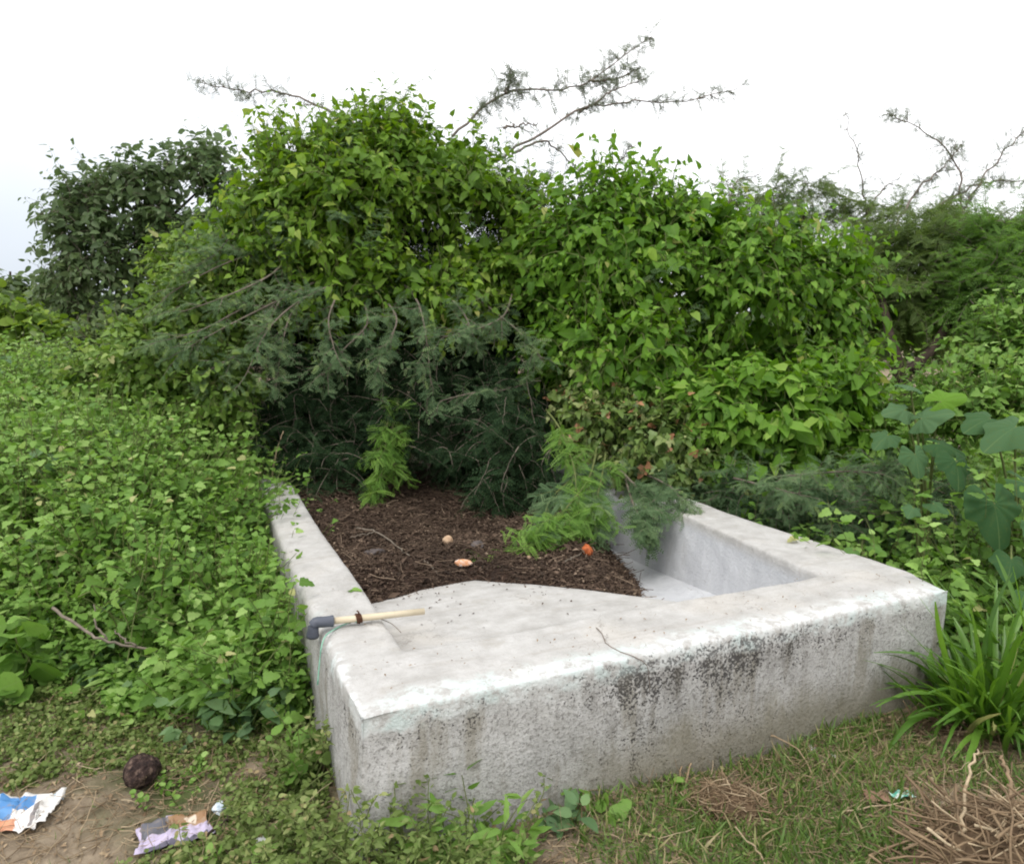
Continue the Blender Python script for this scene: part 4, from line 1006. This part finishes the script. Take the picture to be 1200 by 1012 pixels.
# ------------------------------------------------------------------ single plants
def plant(name, label, px, py, h, n_stem, size, tmpl, mat, seed, K=5, lean=.35, pairs=2, group=None, spread=.03, hi=.9, cat='plant'):
    g = G(px, py); t = thing(name, label, cat, tuple(g), group); r_ = np.random.default_rng(seed)
    f = MB(); xy = g[:2] + r_.normal(size=(n_stem, 2)) * spread
    for k in range(n_stem):
        s_ = MB(); herb(f, s_, xy[k:k + 1], h * r_.uniform(.6, 1.1, 1), size, tmpl, K, r_, .15, hi, lean, pairs); child(s_, 'stem', M['stem'], t, t)
    child(f, 'foliage', M[mat], t, t)
    return t
plant('lance_leaf_weed', 'upright weed with lance-shaped leaves against the front wall', 560, 1015, .28, 5, .07, T_LANCE, 'herb', 201, 6, .25, 3)
plant('seedling', 'small dark green seedling growing at the foot of the front wall', 655, 962, .13, 4, .06, T_OVATE, 'herb_blue', 202, 4, .4, 2)
plant('seedling', 'bright green low seedling right of the dark one at the wall foot', 690, 955, .06, 4, .055, T_ROUND, 'herb', 203, 3, .7, 2)
plant('seedling', 'tiny green seedling below the stained middle of the front wall', 778, 918, .05, 3, .04, T_OVATE, 'herb', 204, 3, .6, 2)
plant('leafy_weed', 'broad round-leaved bright weed at the trough corner', 345, 925, .16, 6, .05, T_ROUND, 'herb', 205, 4, .5, 2, spread=.07)
plant('leafy_weed', 'cool green broad-leaved weed standing below the left trough wall', 285, 850, .26, 18, .062, T_HEART, 'herb_blue', 206, 5, .35, 2, spread=.10)
plant('leafy_weed', 'large-leaved light green weed at the left edge by the dead branch', 30, 800, .24, 8, .10, T_ROUND, 'herb', 207, 4, .4, 2, spread=.08)
plant('leafy_weed', 'low yellowish weed in front of the trough corner', 545, 1050, .24, 30, .022, T_OVATE, 'olive', 208, 10, .5, 3, spread=.10)
plant('leafy_weed', 'low bushy weed left of the trough corner', 385, 1010, .30, 40, .021, T_OVATE, 'olive', 209, 13, .4, 3, spread=.12)
plant('leafy_weed', 'fine-leaved weed hiding the foot of the trough corner', 440, 1058, .36, 34, .020, T_OVATE, 'olive', 214, 15, .35, 3, spread=.08)
plant('leafy_weed', 'pale fine-leaved weed leaning on the front wall beside the corner', 505, 1052, .30, 30, .026, T_LANCE, 'olive', 215, 12, .3, 3, spread=.06)
plant('leafy_weed', 'wispy weed standing against the outer face of the left wall', 355, 915, .30, 26, .022, T_OVATE, 'olive', 216, 13, .35, 2, spread=.05)
plant('leafy_weed', 'small bushy weed right beside the husk ball', 215, 925, .07, 14, .018, T_ROUND, 'herb', 210, 4, .6, 2, spread=.06)
plant('leafy_weed', 'dark leafy weed at the bottom below the trough corner', 590, 1040, .13, 9, .06, T_LANCE, 'herb', 211, 5, .4, 3, spread=.07)
plant('leafy_weed', 'green leafy weed at the bottom edge near the white plastic scrap', 280, 1045, .07, 10, .03, T_ROUND, 'herb', 212, 4, .5, 2, spread=.07)
plant('leafy_weed', 'tall light weed rising at the far end of the left trough wall', 312, 640, .42, 10, .07, T_OVATE, 'herb', 213, 7, .2, 2, spread=.09)

# strap-leaved clumps
def strap_clump(label, px, py, n, Lm, seed, w=.016, r0=.08):
    g = G(px, py); t = thing('strap_leaf_clump', label, 'plant', tuple(g)); r_ = np.random.default_rng(seed)
    f = MB()
    for i in range(n):
        a = r_.uniform(0, 6.28); rr = abs(r_.normal()) * r0
        p = g + np.array([math.cos(a) * rr, math.sin(a) * rr, 0]); p[2] = gz(p[0], p[1]) - .01
        a2 = a + r_.normal() * .5
        L = Lm * r_.uniform(.45, 1.15); tilt = r_.uniform(.15, 1.05)
        d = np.array([math.cos(a2) * tilt, math.sin(a2) * tilt, 1.])
        K = 9; pts, dirs = shoots(p[None], d[None], L, K, r_.uniform(.03, .20), .06, r_)
        pts = pts[0]; dirs = dirs[0]; side = unit(np.cross(dirs, UP + r_.normal(size=3) * .25)); nn = np.cross(side, dirs)
        ww = w * r_.uniform(.6, 1.2) * np.sin(np.clip(np.linspace(.12, 1, K + 1), 0, 1) * math.pi * .98) ** .6
        ww[0] = w * .5
        Lp = pts - side * ww[:, None] + nn * ww[:, None] * .35; Rp = pts + side * ww[:, None] + nn * ww[:, None] * .35
        v = np.concatenate([Lp, pts, Rp]); b = K + 1; q = []
        for k in range(K): q += [k, b + k, b + k + 1, k + 1, b + k, 2 * b + k, 2 * b + k + 1, b + k + 1]
        dry = r_.random() < .045
        f.raw(v, q, [4] * (2 * K), .97 if dry else np.clip(r_.normal(.5, .2), 0, .88), np.concatenate([np.ones(b), np.zeros(b), np.ones(b)]))
    child(f, 'foliage', M['strap'], t, t)
    return t
strap_clump('large clump of long arching strap leaves at the right end of the front wall', 1160, 850, 240, .58, 301, .0115, .11)
strap_clump('strap-leaved clump cut off by the right edge of the photo', 1240, 830, 150, .62, 302, .012, .11)
strap_clump('smaller tuft of thin strap leaves behind the large clump', 1150, 745, 90, .36, 303, .009, .10)

# broad-leaved plant
def broad_leaf(center, axis, normal, size, tone, seed, parent, root, lobes=5, fold=.10):
    r_ = np.random.default_rng(seed)
    na, nr = 49, 7
    th = np.linspace(-2.75, 2.75, na)
    tone = np.clip(tone + .06 * r_.normal(), 0, 1); fold *= r_.uniform(.4, .9)
    rad = .62 + .38 * np.exp(-(th / .55) ** 2) + .09 * np.cos(th * lobes) * np.exp(-(th / 2.2) ** 2) + .03 * np.sin(th * 3.3 + seed) + .012 * r_.normal(size=na)
    V = [np.zeros(3)]; A = [0.]
    vein = np.abs(((th / .55 + .5) % 1) - .5) * 2
    for j in range(1, nr + 1):
        t = j / nr; x = np.sin(th) * rad * t; y = np.cos(th) * rad * t
        z = fold * t * (vein - .5) * .9 - .22 * t * t * (.5 + .5 * np.abs(np.sin(th))) - .16 * np.maximum(y, 0) ** 2 + .02 * np.sin(th * 9 + seed) * t ** 3
        V += list(np.column_stack([x, y, z])); A += list(vein)
    V = np.array(V); q = []; lt = []
    for i in range(na - 1):
        q += [0, 1 + i + 1, 1 + i]; lt.append(3)
        for j in range(nr - 1):
            a = 1 + j * na + i; q += [a, a + 1, a + na + 1, a + na]; lt.append(4)
    Mx = frames(np.array([axis], float), np.array([normal], float), np.array([size]))[0]
    mb = MB(); mb.raw(V @ Mx.T + center, q, lt, tone, np.array(A))
    return child(mb, 'leaf', M['big'], parent, root)
def broad_plant(label, root, leaves, seed):
    g = P(*root); g[2] = gz(g[0], g[1]); t = thing('broad_leaf_plant', label, 'plant', tuple(g))
    r_ = np.random.default_rng(seed); s_ = MB()
    top = g + np.array([0, 0, .5])
    s_.tubes(polyline([g - [0, 0, .05], g + [.02, 0, .25], top], 8), np.linspace(.02, .012, 8), 6)
    for i, (px, py, dp, spx, ax, nm, tn) in enumerate(leaves):
        c = P(px, py, dp); size = spx * .74 * dp / F
        broad_leaf(c, ax, nm, size, tn, seed + i, t, t)
        base = g + np.array([0, 0, min(.45, max(.1, c[2] * .5))])
        mid = (base + c) / 2 + np.array([0, 0.02, .10])
        s_.tubes(polyline([base, mid, c], 9), np.linspace(.008, .005, 9), 5)
    child(s_, 'stem', M['stem'], t, t)
broad_plant('broad-leaved plant with large lobed grey-green leaves at the right edge', (1190, 640, 3.9),
    [(1190, 500, 3.7, 62, (-.9, -.35, -.35), (.1, -.45, 1), .75), (1160, 490, 3.9, 50, (-.6, -.3, -.1), (0, -.6, .9), .55), (1165, 590, 3.5, 66, (.05, -.5, -1), (-.2, -1, .55), .35),
     (1120, 540, 3.75, 45, (-.1, -.6, -.6), (.1, -.8, .7), .25), (1200, 565, 3.6, 45, (.8, -.4, -.6), (.3, -.7, .7), .6), (1215, 620, 3.4, 40, (.4, -.5, -.9), (.4, -.9, .5), .55),
     (1185, 655, 3.3, 44, (-.4, -.6, -.3), (0, -.6, .9), .3), (1210, 700, 3.1, 40, (-.3, -.8, -.3), (0, -.6, .9), .6)], 401)
broad_plant('broad-leaved plant with fan-shaped leaves standing left of the larger one', (1085, 640, 4.1),
    [(1072, 532, 3.85, 36, (0, -.6, -.7), (-.1, -.8, .75), .62), (1080, 490, 4.0, 42, (.3, -.3, .2), (-.1, -.7, .8), .78), (1060, 480, 4.1, 36, (-.8, -.3, 0), (.1, -.7, .8), .7),
     (1066, 452, 4.2, 32, (-.3, -.5, .1), (0, -.5, 1), .85), (1102, 470, 4.0, 36, (.7, -.2, .25), (.1, -.8, .6), 1.0), (1100, 520, 3.9, 38, (.7, -.5, -.2), (.1, -.6, .8), .4), (1040, 510, 4.0, 34, (-.7, -.5, -.3), (-.2, -.6, .8), .6)], 431)
for i, (px, py, tn, s, lab) in enumerate(((1010, 690, .9, 20, 'low weed with pale broad leaves at the back of the right trough wall'), (1080, 640, .6, 24, 'low broad weed beside the right wall below the fan-shaped leaves'))):
    broad_plant(lab, (px, py, 3.55 + .1 * i), [(px - 10, py - 45, 3.5, s, (-.5, -.6, -.2), (0, -.6, .9), tn), (px + 14, py - 50, 3.55, s, (.5, -.6, -.2), (0, -.6, .9), tn), (px + 2, py - 62, 3.6, s * .8, (0, -.5, .1), (0, -.7, .8), 1.0)], 460 + i * 10)

# ------------------------------------------------------------------ pipe on the wall
M['pvc'] = plain_mat('cream_pipe_plastic', [(.3, (.50, .42, .29)), (.7, (.66, .58, .43))], 6, .5, .05, .4)
M['elbow'] = plain_mat('grey_elbow_plastic', [(.3, (.055, .062, .082)), (.7, (.10, .11, .14))], 9, .5, .1, .4)
M['rust'] = plain_mat('rusty_binding', [(.3, (.05, .022, .013)), (.7, (.14, .065, .035))], 60, .85, .5)
M['cord'] = plain_mat('green_cord', [(.3, (.12, .34, .24)), (.7, (.30, .52, .40))], 40, .7, .1)
a0 = Pz(384, 728, .527); a1 = Pz(497, 716, .505)
pipe = thing('plastic_pipe', 'short cream plastic pipe with dark grey elbow lying on the left trough wall', 'pipe', tuple(a0))
ax = unit(a1 - a0); sd_ = unit(np.cross(ax, UP))
mb = MB()
def hollow(mb, c0, c1, ro, ri, sides=20):
    ax_ = unit(c1 - c0); s_ = unit(np.cross(ax_, UP + .01)); b_ = np.cross(ax_, s_); th = np.arange(sides) / sides * 2 * math.pi
    R = [c + r * (np.cos(th)[:, None] * s_ + np.sin(th)[:, None] * b_) for c, r in ((c0, ro), (c1, ro), (c1, ri), (c0, ri))]
    q = []
    for k in range(4):
        for j in range(sides):
            j2 = (j + 1) % sides; k2 = (k + 1) % 4; q += [k * sides + j, k * sides + j2, k2 * sides + j2, k2 * sides + j]
    mb.raw(np.concatenate(R), q, [4] * (4 * sides), .5)
hollow(mb, a0 - ax * .01, a1, .0125, .009); o = child(mb, 'pipe', M['pvc'], pipe, pipe)
e0 = a0 + ax * .02; e3 = Pz(366, 738, .50); corner = a0 - ax * .045
mb = MB(); pl = polyline([e0, a0 - ax * .012, corner * .75 + e3 * .25 + np.array([0, 0, .004]), e3 + np.array([0, 0, -.025])], 14)
mb.tubes(pl, np.array([.022, .022] + [.0205] * 10 + [.0235, .0235]), 18); child(mb, 'elbow', M['elbow'], pipe, pipe)
bc = a0 + (a1 - a0) * .31
mb = MB(); rb = np.random.default_rng(5)
for k in range(5):
    th = np.linspace(0, 2 * math.pi, 20); off = (k - 2) * .0042
    ring = bc + ax * off + (np.cos(th)[:, None] * sd_ + np.sin(th)[:, None] * np.cross(ax, sd_)) * (.0145 + .002 * rb.random()) + ax * .003 * np.sin(th)[:, None]
    mb.tubes(ring, .0034, 6)
mb.tubes(polyline([bc + [0, 0, .014], bc + [.002, -.004, .024], bc + [-.006, 0, .030]], 6), .003, 5); mb.tubes(polyline([bc - [0, 0, .012], bc + [.004, -.012, -.016]], 4), .003, 5)
child(mb, 'binding', M['rust'], pipe, pipe)
mb = MB(); c0 = bc + np.array([-.005, -.014, -.008])
mb.tubes(polyline([c0, Pz(410, 729, .503), Pz(392, 737, .500), Pz(378, 752, .49), W(-.035, .50, .36)], 22), .0026, 6); child(mb, 'cord', M['cord'], pipe, pipe)
mb = MB(); mb.tubes(polyline([c0, Pz(440, 724, .500), Pz(458, 730, .492), Pz(470, 741, .49)], 14), .0016, 5); child(mb, 'wire', M['twig'], pipe, pipe)

# ------------------------------------------------------------------ things in the litter
def rock(name, label, cat, c, size, mat, seed, amp=.18, freq=1.6, sub=3):
    import bmesh
    bm = bmesh.new(); bmesh.ops.create_icosphere(bm, subdivisions=sub, radius=1)
    me = bpy.data.meshes.new(name); bm.to_mesh(me); bm.free()
    n = len(me.vertices); v = np.zeros(n * 3); me.vertices.foreach_get('co', v); v = v.reshape(-1, 3)
    v = v * (1 + amp * wob(v + seed * 3.1, freq, seed % 5) + amp * .35 * wob(v + seed, freq * 3, 1))[:, None] * np.asarray(size)
    me.vertices.foreach_set('co', v.ravel()); me.polygons.foreach_set('use_smooth', np.ones(len(me.polygons), bool)); me.materials.append(mat); me.update()
    o = bpy.data.objects.new(name, me); COL.objects.link(o); o.location = tuple(c); o.rotation_euler = (0, 0, seed * .7)
    return tag(o, label, cat)
M['shell'] = plain_mat('pale_orange_shell', [(.35, (.62, .50, .42)), (.5, (.55, .24, .10)), (.65, (.70, .62, .56))], 28, .6, .3)
M['tan'] = plain_mat('tan_husk', [(.3, (.32, .20, .12)), (.7, (.55, .40, .27))], 30, .8, .4)
M['bluestone'] = plain_mat('grey_stone', [(.3, (.055, .045, .042)), (.7, (.14, .12, .115))], 20, .85, .6)
M['orange'] = plain_mat('orange_peel', [(.3, (.16, .035, .012)), (.55, (.46, .12, .035)), (.7, (.5, .25, .15))], 25, .5, .3)
q = on_mulch(543, 662); rock('shell_fragment', 'pale white and orange shell fragment lying on the leaf litter', 'shell', q + [0, 0, .012], (.022, .05, .02), M['shell'], 2)
q = on_mulch(525, 636); rock('husk_fragment', 'tan husk piece lying on the leaf litter behind the shell', 'husk', q + [0, 0, .015], (.035, .03, .03), M['tan'], 3)
q = on_mulch(560, 642); rock('stone', 'grey stone half sunk in the leaf litter by the tan husk', 'stone', q + [0, 0, .01], (.045, .04, .03), M['bluestone'], 4, .35)
q = on_mulch(440, 650); rock('stone', 'greyish clod in the litter near the left trough wall', 'stone', q + [0, 0, .01], (.05, .03, .025), M['bluestone'], 5, .4)
q = on_mulch(688, 650); rock('orange_scrap', 'small orange peel scrap at the right side of the leaf litter', 'peel', q + [0, 0, .022], (.030, .026, .034), M['orange'], 6, .45, 2.4)
q = on_mulch(620, 655); rock('pale_chip', 'tiny pale chip on the litter left of the orange scrap', 'chip', q + [0, 0, .01], (.014, .012, .012), M['tan'], 7)
def stick(name, label, cat, paths, rad, mat, sides=6, wobble=.004, seed=1):
    r_ = np.random.default_rng(seed)
    c = np.asarray(paths[0][0], float); mb = MB()
    for k, pth in enumerate(paths):
        pl = polyline(pth, 16); pl[1:-1] += r_.normal(size=(14, 3)) * wobble
        rr = rad * (1 if k == 0 else .65); mb.tubes(pl, np.linspace(rr, rr * .55, 16), sides, r_.uniform(.3, .9))
    o = mb.build(name, mat, None, True, c); return tag(o, label, cat)
up = lambda a, h: a + np.array([0, 0, h])
stick('dry_stick', 'long pale stick lying across the leaf litter', 'stick', [[up(on_mulch(418, 622), .02), up(on_mulch(440, 630), .04), up(on_mulch(462, 643), .025), up(on_mulch(480, 654), .015)], [up(on_mulch(440, 630), .04), up(on_mulch(425, 632), .03), up(on_mulch(410, 634), .02)]], .006, M['twig'], seed=3)
stick('dry_twig', 'thin pale twig in the litter below the shell fragment', 'twig', [[up(on_mulch(497, 660), .012), up(on_mulch(505, 667), .018), up(on_mulch(513, 676), .012)]], .0035, M['twig'], seed=4)
stick('dry_twig', 'thin twig at the right edge of the litter beside the orange scrap', 'twig', [[up(on_mulch(662, 662), .02), up(on_mulch(675, 657), .03), up(on_mulch(690, 648), .02)]], .004, M['twig'], seed=5)
stick('dry_twig', 'thin dark dry stem hanging over the front rim of the trough', 'twig', [[Pz(693, 730, .482), Pz(705, 742, .505), Pz(715, 758, .515), W(.98, -.008, .475), W(1.0, -.018, .42), W(1.005, -.016, .36)]], .0024, M['skytwig'], seed=6, wobble=.001)

# ------------------------------------------------------------------ litter on the ground
def sheet_mat(name, stops, rough=.5, scale=(3, 3), stripe=None):
    m, nt, out = new_mat(name); tcn = N(nt, 'ShaderNodeTexCoord'); s = N(nt, 'ShaderNodeSeparateXYZ'); nt.links.new(tcn.outputs['Object'], s.inputs[0])
    n = noise(nt, tcn.outputs['Object'], 14, 2)
    base = (.70, .68, .66) if stripe is None else stripe
    c = None
    for (axis, lo, hi, lo2, hi2, colr) in stops:
        def band(o, lo, hi):
            o = math_n(nt, 'ADD', o, math_n(nt, 'MULTIPLY', math_n(nt, 'SUBTRACT', n, .5), .04))
            return math_n(nt, 'MULTIPLY', thr(nt, o, lo, lo + .004), math_n(nt, 'SUBTRACT', 1.0, thr(nt, o, hi, hi + .004)))
        f = math_n(nt, 'MULTIPLY', band(s.outputs[0], lo, hi), band(s.outputs[1], lo2, hi2))
        c = mixc(nt, f, base if c is None else c, colr)
    nz = noise(nt, tcn.outputs['Object'], 40, 4)
    c = mixc(nt, math_n(nt, 'MULTIPLY', thr(nt, nz, .5, .75), .5), c, (.28, .22, .16))
    b = N(nt, 'ShaderNodeBsdfPrincipled', Roughness=rough); nt.links.new(c, b.inputs['Base Color']); nt.links.new(b.outputs[0], out.inputs[0])
    return m
def sheet(name, label, cat, px, py, w, h, rz, mat, seed, crum=.012, lift=.012, n=26, ragged=.1):
    r_ = np.random.default_rng(seed); g = G(px, py)
    X, Y = np.meshgrid(np.linspace(-.5, .5, n), np.linspace(-.5, .5, n))
    p = np.stack([X * w * 9, Y * h * 9, 0 * X + seed], -1).reshape(-1, 3)
    jx = ragged * w * wob(p * 1.5, 2.2, 1).reshape(X.shape); jy = ragged * h * wob(p * 1.5, 2.4, 2).reshape(X.shape)
    zz = (np.abs(wob(p, 2.6, 3)) * 1.6 + .5 * wob(p, 7, 1)).reshape(X.shape) * crum
    ca, sa = math.cos(rz), math.sin(rz); lx = X * w + jx; ly = Y * h + jy
    wx = g[0] + ca * lx - sa * ly; wy = g[1] + sa * lx + ca * ly
    Z = gz(wx, wy) - g[2] + lift + zz
    i = np.arange(n - 1)[:, None] * n + np.arange(n - 1)[None]; q = np.stack([i, i + 1, i + n + 1, i + n], -1).reshape(-1)
    mb = MB(); mb.raw(np.stack([lx, ly, Z], -1).reshape(-1, 3), q, np.full((n - 1) ** 2, 4), .5)
    o = mb.build(name, mat, None, True); o.location = tuple(g); o.rotation_euler = (0, 0, rz)
    md = o.modifiers.new('t', 'SOLIDIFY'); md.thickness = .0008
    return tag(o, label, cat)
sheet('printed_sheet', 'crumpled white sheet printed blue and orange at the lower left edge', 'paper', 12, 960, .26, .19, .35,
      sheet_mat('blue_orange_print', [('x', -.12, .0, -.02, .055, (.10, .26, .52)), ('x', -.05, .055, .015, .09, (.07, .22, .48)), ('x', -.12, .03, -.09, -.03, (.66, .30, .17)), ('x', .07, .085, -.09, .03, (.22, .20, .20))]), 501, .02)
sheet('printed_leaflet', 'crumpled brown and purple printed leaflet on the dry soil', 'leaflet', 206, 978, .23, .15, .45,
      sheet_mat('brown_purple_print', [('x', -.10, .10, .005, .08, (.30, .17, .085)), ('x', -.10, -.02, .0, .08, (.10, .10, .12)), ('x', .03, .06, .01, .06, (.62, .52, .42)), ('x', -.1, .1, -.08, -.05, (.10, .09, .13))], .4, stripe=(.47, .41, .56)), 502, .014)
M['white_plastic'] = plain_mat('white_plastic_film', [(.3, (.55, .55, .55)), (.7, (.76, .76, .77))], 30, .4, .4, .4)
M['foil'] = plain_mat('bluish_foil', [(.35, (.20, .28, .36)), (.5, (.55, .62, .68)), (.65, (.70, .74, .78))], 45, .35, .5, .5)
M['mint_film'] = plain_mat('mint_plastic_film', [(.38, (.10, .45, .34)), (.5, (.45, .70, .62)), (.62, (.78, .80, .79))], 40, .4, .4, .4)
def crumple(name, label, cat, px, py, s, mat, seed, flat=.5):
    g = G(px, py); o = rock(name, label, cat, g + np.array([0, 0, s * flat * .6]), (s, s * .75, s * flat), mat, seed, .38, 2.6, 4); return o
crumple('plastic_scrap', 'crumpled white plastic scrap at the bottom left of the trough corner', 'plastic scrap', 305, 996, .040, M['white_plastic'], 11)
crumple('foil_scrap', 'crumpled bluish foil wrapper beside the purple leaflet', 'wrapper', 258, 948, .028, M['foil'], 12)
crumple('plastic_scrap', 'small clear plastic scrap next to the blue and orange sheet', 'plastic scrap', 68, 934, .020, M['foil'], 13)
crumple('plastic_scrap', 'tiny white scrap at the edge of the weeds above the husk ball', 'plastic scrap', 201, 829, .014, M['white_plastic'], 14)
crumple('plastic_scrap', 'thin white scrap lying in the grass right of the middle', 'plastic scrap', 950, 878, .022, M['white_plastic'], 15, .3)
crumple('plastic_scrap', 'smaller white scrap right of the thin one in the grass', 'plastic scrap', 978, 886, .015, M['white_plastic'], 16, .3)
crumple('plastic_scrap', 'white chip near the foot of the strap leaves', 'plastic scrap', 1088, 836, .013, M['white_plastic'], 17)
sheet('torn_wrapper', 'torn mint green and white wrapper lying on the grass', 'wrapper', 1058, 938, .075, .04, .3, M['mint_film'], 504, .012, .015, 16)
sheet('cardboard_scrap', 'small reddish brown cardboard scrap left of the mint wrapper', 'scrap', 1028, 938, .075, .055, -.2, plain_mat('brown_card', [(.3, (.16, .09, .06)), (.7, (.30, .19, .13))], 15, .8, .2), 505, .006, .012, 14)
M['husk'] = plain_mat('dark_husk', [(.36, (.012, .008, .008)), (.52, (.045, .028, .024)), (.66, (.16, .11, .085))], 42, .85, 1.0, .2)
g = G(167, 922); rock('husk_ball', 'round dark brown dried husk ball lying on the grass', 'husk', g + np.array([0, 0, .062]), (.060, .058, .056), M['husk'], 8, .13, 2.6, 5)

M['strawm'] = M['straw']
def fibre_heap(name, label, cat, px, py, sx, sy, h, n, rad, Ls, seed, core=None):
    g = G(px, py); r_ = np.random.default_rng(seed); mb = MB()
    a = r_.uniform(0, 6.28, n); rr = np.sqrt(r_.uniform(0, 1, n))
    x = np.cos(a) * rr * sx; y = np.sin(a) * rr * sy
    z = gz(g[0] + x, g[1] + y) - g[2] + h * (1 - rr ** 2) * r_.uniform(.3, 1, n)
    d = np.column_stack([r_.normal(size=n), r_.normal(size=n) * .8, r_.normal(size=n) * .25])
    L = r_.uniform(*Ls, n)
    p = np.column_stack([x, y, z]) - unit(d) * (L * .5)[:, None]
    pts, _ = shoots(p, d, L, 7, .06, .16, r_)
    fl = gz(pts[..., 0] + g[0], pts[..., 1] + g[1]) - g[2] + .003
    pts[..., 2] = np.maximum(pts[..., 2], fl)
    mb.tubes(pts, (rad * r_.uniform(.35, 1.2, n))[:, None] * np.linspace(1, .5, 8)[None], 5, np.where(r_.random(n) < .14, r_.uniform(.6, .95, n), r_.uniform(0, .5, n)))
    if core:
        t = np.linspace(0, 6.283, 25)[:-1]; ring = [np.array([[0, 0, h * .75]])]; 
        for k in (.35, .7, 1.0): ring.append(np.column_stack([np.cos(t) * sx * k, np.sin(t) * sy * k, np.full(24, h * .75 * (1 - k * k) - .01) + .006 * r_.normal(size=24)]))
        v = np.concatenate(ring); q = []; lt = []
        for j in range(24):
            j2 = (j + 1) % 24; q += [0, 1 + j, 1 + j2]; lt.append(3)
            for k in range(2): q += [1 + k * 24 + j, 25 + k * 24 + j, 25 + k * 24 + j2, 1 + k * 24 + j2]; lt.append(4)
        mb.raw(v, q, lt, .02)
    o = mb.build(name, M['strawm']); o.location = tuple(g); return tag(o, label, cat)
fibre_heap('dry_root_heap', 'heap of tangled dry stalks and roots in the bottom right corner', 'root heap', 1215, 1035, .34, .25, .22, 900, .0042, (.12, .42), 601, True)
fibre_heap('dry_grass_clump', 'brown clump of dried grass in front of the wall', 'grass clump', 852, 948, .14, .09, .10, 420, .0024, (.05, .18), 602, True)
fibre_heap('dry_grass_tuft', 'tuft of brown dry stalks at the foot of the left trough wall', 'grass tuft', 352, 825, .05, .05, .16, 90, .0022, (.08, .22), 603)
fibre_heap('dry_stalk_scatter', 'loose dry stalks at the foot of the strap leaves', 'dry stalks', 1110, 855, .18, .10, .05, 140, .0028, (.06, .22), 604)
gg = lambda px, py, h=.01: up(G(px, py), h)
stick('dead_branch', 'bare forked dead branch lying on the weeds at the left', 'branch', [[P(62, 712, 3.1), P(100, 738, 2.95), P(135, 752, 2.9), P(184, 762, 2.9)], [P(125, 748, 2.92), P(113, 733, 2.95), P(110, 708, 3.0)], [P(160, 757, 2.9), P(145, 748, 2.92), P(135, 738, 2.95)]], .008, M['twig'], 6, .004, 7)
stick('straw_stalk', 'long pale straw stalk lying under the mint wrapper', 'straw', [[gg(968, 960), gg(1010, 954, .02), gg(1060, 945, .02), gg(1100, 935)]], .0028, M['straw'], seed=8)
stick('straw_stalk', 'pale straw stalk pointing up at the bottom edge', 'straw', [[gg(905, 1030), gg(885, 1005, .03), gg(860, 985, .05)]], .004, M['straw'], seed=9)
stick('straw_stalk', 'looping straw over the dried grass clump', 'straw', [[gg(800, 950), gg(812, 905, .06), gg(860, 882, .08), gg(925, 888, .06), gg(960, 925)], ], .004, M['straw'], seed=10)
stick('straw_stalk', 'curved straw left of the dried grass clump', 'straw', [[gg(835, 975), gg(805, 940, .02), gg(800, 910, .05), gg(825, 890, .06)]], .004, M['straw'], seed=11)
stick('straw_stalk', 'thin straw running right from the dried grass clump', 'straw', [[gg(865, 890, .03), gg(900, 920, .02), gg(960, 960, .02), gg(1000, 1000, .01)]], .0028, M['straw'], seed=12)
stick('pale_stalk', 'thick pale stalk leaning on the root heap', 'stalk', [[gg(1120, 1020, .12), gg(1130, 960, .17), gg(1140, 935, .18)]], .006, M['straw'], seed=13)
stick('pale_stalk', 'thick pale stalk at the right side of the root heap', 'stalk', [[gg(1190, 1020, .15), gg(1175, 970, .19), gg(1165, 940, .17)]], .0075, M['straw'], seed=14)
stick('dry_twig', 'dark twig lying between the foil wrapper and the trough corner', 'twig', [[gg(245, 985, .02), gg(268, 968, .03), gg(288, 950, .02)]], .005, M['bark'], seed=15)
stick('seed_stalk', 'pale upright seed stalk beside the far end of the left wall', 'stalk', [[P(318, 640, 5.2), P(318, 570, 5.15), P(325, 525, 5.1), P(332, 505, 5.1)]], .006, M['straw'], seed=16)
